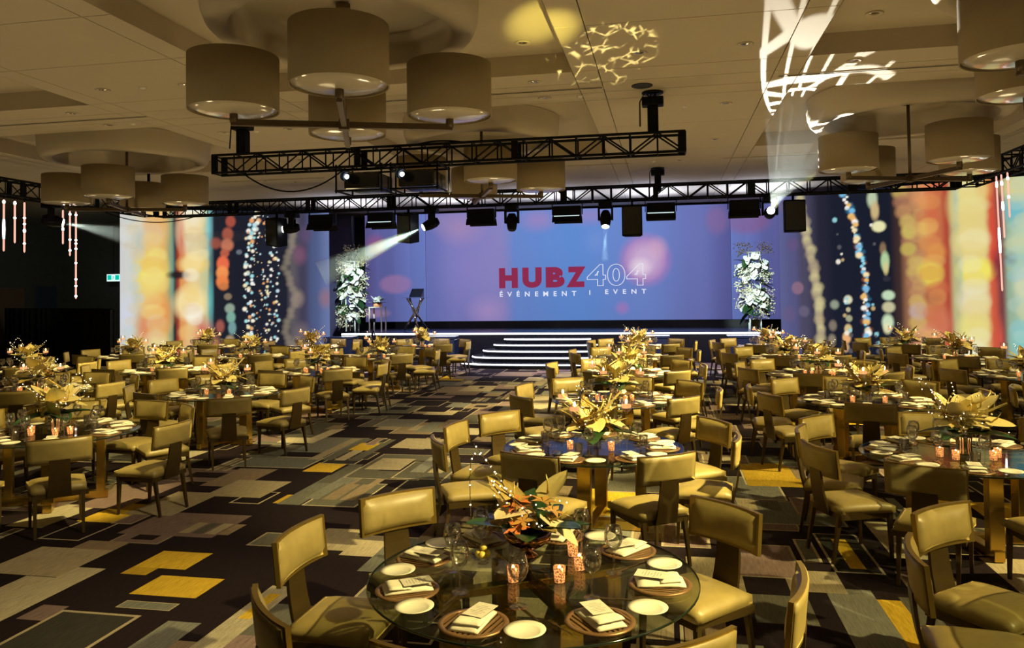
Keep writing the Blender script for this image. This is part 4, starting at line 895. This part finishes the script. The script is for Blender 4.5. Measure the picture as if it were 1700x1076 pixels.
# falling-light tubes on the side trusses
def meteor(x, y, z0, length, sparks, label, r=.02, rot=(0, 0, 0)):
    e = empty('light_tube', (x, y, z0), 0, label, 'light tube', 'hanging light tubes'); e.rotation_euler = rot
    obj('tube', MB().lathe([(.001, -length), (r, -length + .03), (r, -.04), (.006, 0)], 8).mesh('tube', M['tube'], True), e)
    obj('cap', MB().tube([(0, 0, -.03), (0, 0, TB - z0 - .02)], .012, 6).mesh('cap', M['black']), e)
    for (s0, s1) in sparks:
        q = MB(); q.blob((0, 0, -length * (s0 + s1) / 2), r * 1.45, 8, 6, (1, 1, max(1.0, length * (s1 - s0) / 2 / (r * 1.45)))); obj('spark', q.mesh('spark', M['tubehot'], True), e)
for (x, y, l, sp_, lab) in ((-14.42, 14.88, 1.18, ((.02, .1), (.3, .85)), 'glowing light tube with long white flare, leftmost in the picture'), (-14.42, 15.18, .98, ((.02, .12), (.38, .44)), 'glowing pink light tube, second from the left edge'),
                            (-14.42, 15.45, 1.18, ((.3, .34), (.42, .46), (.52, .62), (.8, .84)), 'glowing pink light tube with a bright middle, third from the left edge'), (-14.42, 16.62, .86, ((.28, .33), (.5, .62)), 'short pink light tube left of the two longer ones'),
                            (-14.42, 16.85, 1.14, ((.05, .12), (.62, .66), (.84, .9)), 'thin light tube with a bright lower end at left'), (-14.42, 17.05, 2.2, ((.03, .06), (.32, .34), (.36, .38), (.42, .44), (.58, .6), (.76, .79), (.84, .86), (.95, .98)), 'longest light tube of the left group, beaded with sparks')):
    meteor(x, y, TB - .1 if y < 16 else TB - .16, l, sp_, lab)
for (x, y, l, sp_, lab) in ((6.87, 18.1, 2.45, ((.04, .12), (.4, .72)), 'longest light tube hanging before the right screen'), (6.87, 17.85, 1.35, ((.1, .2), (.4, .6)), 'middle light tube hanging before the right screen'), (6.87, 17.55, .95, ((.1, .2), (.5, .6)), 'shortest light tube hanging before the right screen')):
    meteor(x, y, TB - .02, l, sp_, lab, .018, (0, R(-1.2), 0))
# dark spotlight cluster on the ceiling, far left
e = empty('ceiling_projector', (-12.2, 16.8, 4.45), 0, 'black unit hanging on a pole behind the left chandelier', 'projector')
obj('pole', MB().tube([(0, 0, .12), (0, 0, .9)], .035, 8).mesh('pole', M['black']), e); obj('body', MB().box((0, 0, 0), (.56, .5, .22)).mesh('body', M['black'], bevel=.03), e); obj('bracket', MB().box((0, 0, .12), (.4, .3, .05)).mesh('bracket', M['black'], bevel=.01), e)

# ------------------------------------------------------------------ chair (faces +y, origin on the floor under the seat)
def arc_panel(w, z0, z1, y_off, thick_f, thick_b, bulge, lean=0.10, rad=0.95, n=10, nv=5):
    """curved slab following the chair back; bulge pillows the front side"""
    q = MB()
    def at(u, v, off):
        s = (u - .5) * w; a = s / rad
        y = -0.285 + rad * (1 - math.cos(a)) - lean * (z0 + (z1 - z0) * v - 0.68) + off * math.cos(a)
        return (rad * math.sin(a) - off * math.sin(a), y + y_off, z0 + (z1 - z0) * v)
    def pil(u, v): return bulge * (1 - abs(2 * u - 1) ** 7) * (1 - abs(2 * v - 1) ** 4)
    q.grid(lambda u, v: at(1 - u, v, thick_f + pil(u, v) if thick_f >= 0 else thick_f), n, nv)
    q.grid(lambda u, v: at(u, v, -thick_b - (pil(u, v) if bulge < 0 else 0)), n, nv)
    k = (n + 1) * (nv + 1)
    row = lambda j, side: [side * k + j * (n + 1) + i for i in range(n + 1)]
    f = []
    for j, fl in ((0, 1), (nv, 0)):
        A = row(j, 0); B = row(j, 1)[::-1]
        for i in range(n): f.append((A[i + 1], A[i], B[i], B[i + 1]) if fl else (A[i], A[i + 1], B[i + 1], B[i]))
    for j in range(nv):
        a0, a1 = j * (n + 1), (j + 1) * (n + 1); b0, b1 = k + j * (n + 1) + n, k + (j + 1) * (n + 1) + n
        f.append((a0, a1, b1, b0)); f.append((a1 + n, a0 + n, b0 - n, b1 - n))
    q.f += f
    return q
ch_frame = arc_panel(.55, .672, .908, 0, .012, .012, 0).mesh('backrest_frame', M['rim'])
ch_pad = arc_panel(.515, .685, .896, 0, .012, -.004, .034).mesh('backrest_pad', M['velvet'], True)
ch_back = arc_panel(.525, .682, .898, 0, -.006, .020, 0).mesh('rear_pad', M['velvet'], True)
sc_ = MB()
sc_.grid(lambda u, v: ((u - .5) * (.50 - .05 * (1 - v)) , -.235 + .475 * v, .445 + .038 * (1 - abs(2 * u - 1) ** 6) * (1 - abs(2 * v - 1) ** 6)), 10, 10)
bk = sc_.v[:]; n_ = 11
sc_.grid(lambda u, v: ((.5 - u) * (.50 - .05 * (1 - v)), -.235 + .475 * v, .392), 10, 10)
per = [(0, i) for i in range(10)] + [(i, 10) for i in range(10)] + [(10, 10 - i) for i in range(10)] + [(10 - i, 0) for i in range(10)]
top_i = lambda r_, c_: r_ * 11 + c_
bot_i = lambda r_, c_: 121 + r_ * 11 + (10 - c_)
for a_, b_ in zip(per, per[1:] + per[:1]): sc_.f.append((top_i(*b_), top_i(*a_), bot_i(*a_), bot_i(*b_)))
ch_seat = sc_.mesh('seat_cushion', M['velvet'], True)
ch_apron = MB().box((0, .215, .37), (.46, .03, .045)).box((0, -.215, .37), (.42, .03, .045)).box((-.218, 0, .37), (.03, .46, .045), (0, 0, R(-3))).box((.218, 0, .37), (.03, .46, .045), (0, 0, R(3))).mesh('seat_frame', M['frame'])
leg_f = MB().bar((0, 0, .392), (0, 0.015, 0), .036, .036, .022).mesh('leg', M['frame'])
leg_r = MB().bar((0, 0, .392), (0, -.07, 0), .036, .036, .022).mesh('leg', M['frame'])
sp = MB()
for i in range(5): pass
sp.grid(lambda u, v: ((u - .5) * (.20 - .035 * v), -.232 - .062 * v - .012 * math.sin(v * PI), .352 + .36 * v), 1, 6)
sp.grid(lambda u, v: ((.5 - u) * (.20 - .035 * v), -.250 - .062 * v - .012 * math.sin(v * PI), .352 + .36 * v), 1, 6)
for j in range(6): sp.f += [(2 * j, 2 * j + 2, 14 + 2 * j + 3, 14 + 2 * j + 1), (2 * j + 3, 2 * j + 1, 14 + 2 * j, 14 + 2 * j + 2)]
sp.f += [(1, 0, 15, 14), (12, 13, 26, 27)]
ch_splat = sp.mesh('splat', M['frame'])
CHAIR = [P('seat_cushion', ch_seat), P('seat_frame', ch_apron), P('leg', leg_f, (-.215, .205, 0)), P('leg', leg_f, (.215, .205, 0)), P('leg', leg_r, (-.195, -.21, 0)), P('leg', leg_r, (.195, -.21, 0)),
         P('splat', ch_splat), P('backrest_frame', ch_frame, (0, 0, 0), (0, 0, 0), 1, [P('backrest_pad', ch_pad), P('rear_pad', ch_back)])]

# ------------------------------------------------------------------ table and tableware
TR = 0.84
tt_glass = MB().disc(TR - .004, .738, 64, flip=True).disc(TR - .004, .75, 64).mesh('glass_top', M['tglass'])
tt_edge = MB().lathe([(TR - .004, .738), (TR, .740), (TR, .748), (TR - .004, .75)], 64).mesh('glass_edge', M['edge'], True)
t_bar = MB().box((0, 0, .045), (1.02, .085, .085)).mesh('floor_bar', M['gold'], bevel=.006)
t_top = MB().box((0, 0, .715), (1.0, .07, .04)).mesh('top_bar', M['gold'], bevel=.005)
t_post = MB().box((0, 0, .39), (.085, .12, .61)).mesh('post', M['gold'], bevel=.005)
TABLE = [P('glass_top', tt_glass), P('glass_edge', tt_edge), P('floor_bar', t_bar, r=(0, 0, R(20))), P('floor_bar', t_bar, (0, 0, .001), (0, 0, R(110))), P('top_bar', t_top, r=(0, 0, R(20))), P('top_bar', t_top, (0, 0, -.0005), (0, 0, R(110)))]
for k in range(4):
    a = R(20 + 90 * k); TABLE.append(P('post', t_post, (.44 * math.cos(a), .44 * math.sin(a), 0), (0, 0, a)))
# charger: ring with parallel slats
ring_m = MB().lathe([(.155, .0), (.157, .006), (.134, .008), (.132, .002), (.155, 0)], 32).mesh('rim', M['charger'], True)
CHARGER = [P('rim', ring_m)]
slat_cache = {}
for k in range(-5, 6):
    x = k * .0245; h = math.sqrt(.137 ** 2 - x * x)
    kk = abs(k)
    if kk not in slat_cache: slat_cache[kk] = MB().box((0, 0, .004), (.0135, 2 * h, .005)).mesh('slat', M['charger'])
    CHARGER.append(P('slat', slat_cache[kk], (x, 0, 0)))
plate_m = MB().lathe([(.001, .004), (.05, .004), (.056, .008), (.082, .017), (.083, .020), (.057, .012), (.050, .008), (.001, .007)], 28).mesh('side_plate', M['white'], True)
def soft_slab(w, d, h, seed, z0):
    r_ = random.Random(seed); ph = r_.uniform(0, 6); q = MB()
    q.grid(lambda u, v: ((u - .5) * w * (1 + .03 * math.sin(v * 4 + ph)), (v - .5) * d, z0 + h * (1 - abs(2 * u - 1) ** 8 * .5) * (1 - abs(2 * v - 1) ** 8 * .5) + .002 * math.sin(u * 9 + ph) * math.sin(v * 6)), 8, 6)
    q.grid(lambda u, v: ((.5 - u) * w, (v - .5) * d, z0), 8, 6)
    per_ = [(0, i) for i in range(8)] + [(i, 8) for i in range(6)] + [(6, 8 - i) for i in range(8)] + [(6 - i, 0) for i in range(6)]
    for a_, b_ in zip(per_, per_[1:] + per_[:1]): q.f.append((b_[0] * 9 + b_[1], a_[0] * 9 + a_[1], 63 + a_[0] * 9 + 8 - a_[1], 63 + b_[0] * 9 + 8 - b_[1]))
    return q
nap_m = soft_slab(.135, .235, .022, 1, 0.0).mesh('napkin', M['napkin'], True)
flap_m = soft_slab(.13, .11, .012, 2, 0.0).mesh('fold', M['napkin'], True)
NAPKIN = [P('folded_cloth', nap_m), P('fold', flap_m, (.004, -.045, .021), (R(-4), 0, R(3)))]
card_m = MB().box((0, 0, .0008), (.10, .15, .0016)).mesh('sheet', M['card'])
ink_m = MB()
for k in range(7): ink_m.box((0, .05 - k * .015, .0018), (.035 + .02 * ((k * 7) % 3), .003, .0003))
ink_m = ink_m.mesh('print', M['ink'])
CARD = [P('sheet', card_m), P('print', ink_m)]
wg = MB().lathe([(.001, .0), (.035, .001), (.034, .004), (.008, .010), (.0042, .025), (.0042, .088), (.010, .098), (.030, .118), (.040, .145), (.040, .170), (.032, .205), (.030, .205), (.038, .170), (.038, .146), (.028, .121), (.001, .103)], 16).mesh('wine_glass', M['glass'], True)
tg = MB().lathe([(.001, .0), (.028, .001), (.030, .010), (.036, .100), (.034, .100), (.028, .014), (.001, .010)], 14).mesh('tumbler', M['glass'], True)
fork_m = MB().box((0, -.02, .002), (.007, .12, .002)).box((0, .055, .003), (.018, .03, .002)).box((-.007, .085, .003), (.003, .035, .002)).box((0, .085, .003), (.003, .035, .002)).box((.007, .085, .003), (.003, .035, .002)).mesh('fork', M['steel'])
knife_m = MB().box((0, -.05, .003), (.010, .08, .005)).prism([(-.008, -.01), (.008, -.01), (.008, .08), (0, .11), (-.008, .08)], .001, .003).mesh('knife', M['steel'])
vot_m = MB().lathe([(.001, 0), (.026, 0), (.027, .004), (.031, .075), (.0285, .075), (.024, .010), (.001, .010)], 16).mesh('votive_glass', M['votive'], True)
flame_m = MB().blob((0, 0, .012), .008, 8, 6, (1, 1, 2.0)).mesh('flame', M['flame'], True)
wick_m = MB().lathe([(.001, .052), (.0265, .052)], 12).mesh('wax', emit('emissive_wax', (1.0, .55, .2), 1.6))  # candle light inside the cup, put into the wax as emission
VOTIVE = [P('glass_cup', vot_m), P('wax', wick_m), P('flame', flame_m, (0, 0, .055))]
stem_glass = lambda h: MB().lathe([(.001, 0), (.045, .001), (.044, .005), (.010, .014), (.007, .03), (.007, h - .045), (.014, h - .03), (.040, h - .012), (.046, h + .0), (.050, h + .085), (.048, h + .085), (.044, h + .003), (.001, h - .008)], 16).mesh('glass_stem', M['candleglass'], True)
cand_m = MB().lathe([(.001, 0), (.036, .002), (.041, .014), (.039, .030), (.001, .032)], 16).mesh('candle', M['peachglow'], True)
flame_b = MB().blob((0, 0, .02), .011, 8, 6, (1, 1, 2.0)).mesh('flame', M['flame'], True)
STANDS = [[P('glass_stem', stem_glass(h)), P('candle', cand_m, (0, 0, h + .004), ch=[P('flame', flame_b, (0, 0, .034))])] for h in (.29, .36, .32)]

# ------------------------------------------------------------------ centrepieces
sp_a = heart(.50, .10, .12).mesh('flower', M['spathe'], True); sp_b = heart(.46, .22, .10).mesh('flower', M['spathe2'], True)
spx = MB().tube([(0, 0, 0), (0, .18, .16), (0, .34, .42)], [.035, .032, .012], 6).mesh('spadix', M['goldleaf'], True)
lf_g = heart(.36, .3, .18).mesh('leaf', M['leaf'], True); lf_gold = heart(.22, .25, .1).mesh('leaf', M['goldleaf'], True); lf_pt = heart(.16, .1, .06, 6, 4).mesh('leaf', M['spathe'], True)
orchid = MB()
for k in range(5):
    a = k * 2 * PI / 5
    orchid.add([(0, 0, 0), (.35 * math.cos(a - .5), .35 * math.sin(a - .5), .12), (.8 * math.cos(a), .8 * math.sin(a), .1), (.35 * math.cos(a + .5), .35 * math.sin(a + .5), .12)], [(0, 1, 2, 3)])
orch_b = orchid.mesh('flower', M['bronzepetal'], True); orchid2 = MB(); orchid2.v, orchid2.f = orchid.v, orchid.f; orch_o = orchid2.mesh('flower', M['orange'], True)
def wire(rn_, h, loop):
    pts = []
    a0 = rn_.uniform(0, 2 * PI)
    for i in range(22):
        t_ = i / 21
        if loop: pts.append((.16 * math.sin(t_ * PI) * math.cos(a0) - .14 * t_ * math.cos(a0), .16 * math.sin(t_ * PI) * math.sin(a0) + .2 * t_ * math.sin(a0 + 1), h * math.sin(t_ * PI * .92) * .9 + .02))
        else: pts.append((.30 * t_ * math.cos(a0), .30 * t_ * math.sin(a0), .02 + h * t_ ** .8))
    q = MB().tube(pts, .0016, 4); bb = MB()
    for i in range(2, 22, 2): bb.blob(pts[i], .0034, 6, 4)
    return q.mesh('light_wire', M['darktwig']), bb.mesh('light_bulbs', M['fairy'])
def curl(rn_, h):
    pts = []; rr = []; a0 = rn_.uniform(0, 6)
    for i in range(18):
        t_ = i / 17; a = a0 + t_ * 4.2; r_ = .05 + .06 * math.sin(t_ * 3); pts.append((r_ * math.cos(a), r_ * math.sin(a), h * t_)); rr.append(.012 * (1 - .8 * t_) + .002)
    return MB().tube(pts, rr, 6).mesh('branch', M['twig'], True)
def bouquet(seed, zb, n_a, n_b, n_g, n_gold, n_orch, spread, wires, curls, breath, big=1.0, n_pt=0, K=1.45):
    rn_ = random.Random(seed); S_ = []
    golden = 2.39996
    for i in range(n_a + n_b):
        a = i * golden + rn_.uniform(-.3, .3); el = R(rn_.uniform(5, 75)); rr = spread * (.25 + .6 * rn_.random()) * math.cos(el * .6)
        mm_ = sp_a if i < n_a else sp_b
        S_.append(P('flower', mm_, (rr * math.cos(a), rr * math.sin(a), zb + .03 + .10 * math.sin(el) + rn_.uniform(0, .04)), (el * 1.1 - .45, rn_.uniform(-.3, .3), a - PI / 2), big * rn_.uniform(.10, .135), [P('spadix', spx, (0, .1, .02))]))
    for i in range(n_pt):
        a = rn_.uniform(0, 2 * PI); S_.append(P('leaf', lf_pt, (.05 * math.cos(a), .05 * math.sin(a), zb + .04 + rn_.uniform(0, .06)), (R(rn_.uniform(10, 75)), 0, a - PI / 2), rn_.uniform(.14, .24)))
    for i in range(n_g):
        a = i * 2 * PI / max(1, n_g) + rn_.uniform(-.4, .4); S_.append(P('leaf', lf_g, (.06 * math.cos(a), .06 * math.sin(a), zb + .01), (R(rn_.uniform(8, 38)), 0, a - PI / 2), big * rn_.uniform(.15, .22)))
    for i in range(n_gold):
        a = rn_.uniform(0, 2 * PI); S_.append(P('leaf', lf_gold, (.05 * math.cos(a), .05 * math.sin(a), zb + .02), (R(rn_.uniform(5, 70)), 0, a - PI / 2), big * rn_.uniform(.16, .26)))
    for i in range(n_orch):
        a = rn_.uniform(0, 2 * PI); el = rn_.uniform(.1, 1.2); S_.append(P('flower', orch_o if i % 4 == 0 else orch_b, (.13 * math.cos(a) * math.cos(el), .13 * math.sin(a) * math.cos(el), zb + .02 + .12 * math.sin(el)), (R(55 - 50 * math.sin(el)), 0, a + PI / 2), big * rn_.uniform(.05, .075)))
    for i in range(wires):
        w_, b_ = wire(rn_, rn_.uniform(.22, .36), i % 2 == 0); S_.append(P('light_wire', w_, (0, 0, zb), (0, 0, rn_.uniform(0, 6)), 1, [P('light_bulbs', b_)]))
    for i in range(curls): S_.append(P('branch', curl(rn_, rn_.uniform(.24, .36)), (rn_.uniform(-.05, .05), rn_.uniform(-.05, .05), zb), (rn_.uniform(-.35, .35), rn_.uniform(-.35, .35), 0)))
    if breath: S_.append(P('filler_blossom', sprig(rn_, breath, .13, .0065, .2, 'filler_blossom', M['breath']), (rn_.uniform(-.08, .08), rn_.uniform(-.04, .04), zb + .04)))
    bb = MB()
    for i in range(16): bb.blob((rn_.gauss(0, .09), rn_.gauss(0, .09), rn_.uniform(.03, .16)), .0030, 5, 4)
    S_.append(P('light_bulbs', bb.mesh('light_bulbs', M['fairy']), (0, 0, zb)))
    return [(n, m, (l[0] * K, l[1] * K, zb + (l[2] - zb) * K), r, s * K, ch) for (n, m, l, r, s, ch) in S_ if not (n == 'light_bulbs' and False)] 
bowl = MB().lathe([(.001, 0), (.055, 0), (.05, .012), (.02, .03), (.02, .045), (.08, .06), (.125, .095), (.13, .13), (.122, .13), (.115, .10), (.001, .08)], 28).mesh('bowl', M['rosegold'], True)
vase = MB().lathe([(.001, 0), (.066, 0), (.062, .02), (.058, .08), (.066, .15), (.070, .18), (.066, .18), (.06, .14), (.001, .13)], 24).mesh('vase', M['chrome'], True)
cyl = MB().lathe([(.001, 0), (.055, 0), (.055, .12), (.052, .12), (.05, .02), (.001, .02)], 20).mesh('vase', M['glass'], True)
ARR = {'bowl': [P('bowl', bowl)] + bouquet(1, .12, 2, 4, 7, 3, 14, .16, 3, 0, 0, 1.15),
       'vase1': [P('vase', vase)] + bouquet(2, .17, 13, 3, 4, 2, 2, .17, 3, 1, 40, 1.1, 3),
       'vase2': [P('vase', vase)] + bouquet(3, .17, 11, 4, 3, 3, 3, .16, 2, 1, 90, 1.1, 6),
       'curl1': [P('vase', cyl)] + bouquet(4, .11, 9, 3, 4, 5, 3, .16, 1, 2, 80, 1.1, 7),
       'curl2': [P('vase', cyl)] + bouquet(5, .11, 9, 3, 3, 4, 5, .17, 2, 2, 60, 1.1, 9)}

fruitbowl = MB().lathe([(.001, 0), (.03, 0), (.02, .012), (.045, .025), (.075, .045), (.073, .047), (.04, .028), (.001, .02)], 18).mesh('glass_dish', M['glass'], True)
fruit_m = MB().blob((0, 0, 0), .021, 10, 8).mesh('fruit', M['fruit'], True)

PLACE = (357, 44, 86, 127, 166, 208, 256, 307)
SIDE = ('right', 'far right', 'far', 'far left', 'left', 'near left', 'near', 'near right')
ORD = ('first', 'second', 'third', 'fourth', 'fifth', 'sixth')
SPECIAL = {(-0.7, 4.0): {0: (345, -.06), 1: (41, .03), 2: None, 3: (140, .03), 4: (176, -.01), 5: (225, .0), 6: (264, -.1), 7: (305, -.1)},
           (-0.7, 7.38): {0: (350, -.05), 1: (31, 0), 2: None, 3: (139, .12), 4: (172, .05), 5: (206, .12), 6: (252, -.1), 7: (303, -.1)},
           (2.5, 7.4): {2: (86, 0), 3: (136, .1), 4: (168, -.02), 5: (203, .05), 6: (240, .05), 7: (283, 0)},
           (2.5, 4.0): {3: (133, .05), 4: (170, -.02), 5: None, 6: None, 7: None},
           (-6.55, 7.45): {7: (312, .12), 0: (353, .22), 6: (270, .1)},
           (-6.55, 10.75): {7: (303, .55), 0: (338, .22)},
           (-0.7, 10.6): {7: (316, -.1), 5: (221, .12), 6: (264, 0.0)}}
CAMP = Vector((0, 0, 2.2))
def proj(p):
    d_ = Vector(p) - CAMP; z = d_.dot(fw)
    if z < .2: return None
    return (850 + F_PX * d_.dot(rt) / z, 452 - F_PX * d_.dot(up) / z)
def seen(p, m_=40):
    q = proj(p); return q is not None and -m_ < q[0] < 1700 + m_ and -m_ < q[1] < 1076 + m_
VL = ('rose-gold bowl of dark leaves and orchids', 'mirror vase of golden anthuriums', 'mirror vase of golden anthuriums', 'low bouquet of golden anthuriums and curled branches', 'low bouquet of golden anthuriums and curled branches')
rj = random.Random(21); tcount = 0
for cx, (cname, ys) in COLS.items():
    for ri, cy in enumerate(ys):
        tp = '%s table in %s' % (ORD[ri], cname)      # five or six words
        rz = rj.uniform(-.6, .6)
        if (cx, cy) == (-0.7, 4.0): rz = 0.2
        t_ = empty('banquet_table', (cx, cy, 0), rz, 'round glass table on gold cross base, %s' % tp, 'table', 'round glass banquet tables'); build(TABLE, t_)
        near = cy < 8
        styles = ('vase1', 'curl1', 'vase2', 'curl2')
        st = styles[(tcount * 2 + ri) % 4]; tcount += 1
        if (cx, cy) == (-0.7, 4.0): st = 'bowl'
        elif (cx, cy) in ((-0.7, 7.38), (2.5, 10.78), (-6.55, 10.75), (2.5, 17.25), (-6.55, 17.25), (-0.7, 14.0)): st = 'curl1' if ri % 2 else 'curl2'
        elif (cx, cy) in ((2.5, 7.4), (-6.55, 7.45), (-0.7, 10.6), (2.5, 14.0)): st = 'vase1'
        if seen((cx, cy, .8), 60):
            rot = rj.uniform(0, 6.28)
            off = (cx - .07, cy + .28) if st == 'bowl' else (cx, cy + .02)
            k = list(ARR).index(st)
            e = empty('centrepiece', (off[0], off[1], .7503), rot if st != 'bowl' else 1.0, '%s on %s' % (VL[k], tp), 'centrepiece', 'table centrepieces'); build(ARR[st], e)
            # candles
            if st.startswith('curl') or cy > 8:
                for i, (a, r_) in enumerate(((20, .35), (150, .36), (262, .33))):
                    a = R(a + rj.uniform(-20, 20)); px, py = cx + r_ * math.cos(a), cy + r_ * math.sin(a)
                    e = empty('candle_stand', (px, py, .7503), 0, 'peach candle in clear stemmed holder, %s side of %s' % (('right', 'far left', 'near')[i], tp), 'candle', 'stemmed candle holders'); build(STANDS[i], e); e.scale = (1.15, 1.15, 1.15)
            if st == 'bowl': vp = [(-.78, 3.90), (-.55, 3.93), (-.53, 4.33), (-.47, 4.12)]
            else: vp = [(cx + .24 * math.cos(R(q)), cy + .24 * math.sin(R(q))) for q in ((200, 235, 310, 345) if not st.startswith('curl') else (215, 320))]
            vl = ('left', 'near', 'far', 'right') if st == 'bowl' else ('left', 'near left', 'near right', 'right') if len(vp) == 4 else ('near left', 'near right')
            for (px, py), w_ in zip(vp, vl):
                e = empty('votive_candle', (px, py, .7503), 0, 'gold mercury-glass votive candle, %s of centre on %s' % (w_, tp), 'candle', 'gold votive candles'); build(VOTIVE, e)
        spec_ = SPECIAL.get((cx, cy), {})
        for i, a0 in enumerate(PLACE):
            # chair
            if i in spec_ and spec_[i] is None: ca = None
            elif i in spec_: ca, dr = spec_[i]
            else: ca, dr = a0 + rj.uniform(-6, 6), rj.uniform(-.03, .10)
            if ca is not None:
                a = R(ca); rr = 1.07 + dr; px, py = cx + rr * math.cos(a), cy + rr * math.sin(a)
                bx, by = cx + (rr + .28) * math.cos(a), cy + (rr + .28) * math.sin(a)
                if seen((px, py, .45), 130) or seen((bx, by, .85), 60):
                    e = empty('dining_chair', (px, py, 0), a + PI / 2 + rj.uniform(-.09, .09), 'gold velvet chair at %s side of %s' % (SIDE[i], tp), 'chair', 'gold velvet dining chairs'); build(CHAIR, e)
            a = R(a0); pos = lambda dr_, da_: (cx + dr_ * math.cos(a + R(da_)), cy + dr_ * math.sin(a + R(da_)))
            if not seen((*pos(.6, 0), .75), 20): continue
            z = .7505; fr = a + PI / 2
            x, y = pos(.645, 0)
            e = empty('charger_plate', (x, y, z), fr, 'slatted copper charger at %s place of %s' % (SIDE[i], tp), 'charger', 'slatted copper chargers')
            if cy < 12: build(CHARGER, e)
            else: build([CHARGER[0]] + CHARGER[1::2], e)
            e = empty('napkin', (x, y, z + .009), fr + rj.uniform(-.25, .25), 'folded cream napkin at %s place of %s' % (SIDE[i], tp), 'napkin', 'folded cream napkins'); build(NAPKIN, e)
            if cy < 12:
                e = empty('menu_card', (x, y, z + .0435), fr + rj.uniform(-.2, .2) + PI, 'printed menu card on napkin at %s place of %s' % (SIDE[i], tp), 'menu', 'printed menu cards'); build(CARD, e)
                e.location = (*pos(.60, 1), z + .0345 + .010)
            x, y = pos(.70, 21)
            tag(obj('side_plate', plate_m, None, (x, y, z), (0, 0, 0), 1.1), 'small white side plate at %s place of %s' % (SIDE[i], tp), 'plate', 'white side plates')
            x, y = pos(.42, 15)
            tag(obj('wine_glass', wg, None, (x, y, z), (0, 0, 0), 1.18), 'clear wine glass at %s place of %s' % (SIDE[i], tp), 'glass', 'clear wine glasses')
            if cy > 5 and i % 2 == 0 or cy > 13:
                x, y = pos(.47, 4)
                if cy < 13: tag(obj('water_tumbler', tg, None, (x, y, z), (0, 0, 0), 1.15), 'clear water tumbler at %s place of %s' % (SIDE[i], tp), 'glass', 'clear water tumblers')
            if cy < 8:
                x, y = pos(.66, -16.2); tag(obj('fork', fork_m, None, (x, y, z), (0, 0, fr + .1)), 'gold fork at %s place of %s' % (SIDE[i], tp), 'fork', 'gold forks')
                x, y = pos(.50, 22); tag(obj('knife', knife_m, None, (x, y, z), (0, 0, fr + .9)), 'gold knife at %s place of %s' % (SIDE[i], tp), 'knife', 'gold knives')
# dish of yellow fruit on the front table
tag(obj('glass_dish', fruitbowl, None, (-.99, 4.13, .7505)), 'small clear footed dish holding yellow fruit on the front table', 'dish')
for i, (dx, dy, dz) in enumerate(((-.022, 0, .05), (.022, .004, .05), (0, .026, .05), (.001, -.024, .05), (.002, .002, .083))):
    tag(obj('yellow_fruit', fruit_m, None, (-.99 + dx, 4.13 + dy, .7505 + dz)), '%s small round yellow fruit in the clear dish on the front table' % ('leftmost', 'rightmost', 'farthest', 'nearest', 'topmost')[i], 'fruit', 'yellow fruit in the dish')
print('OBJECTS', len(bpy.data.objects))
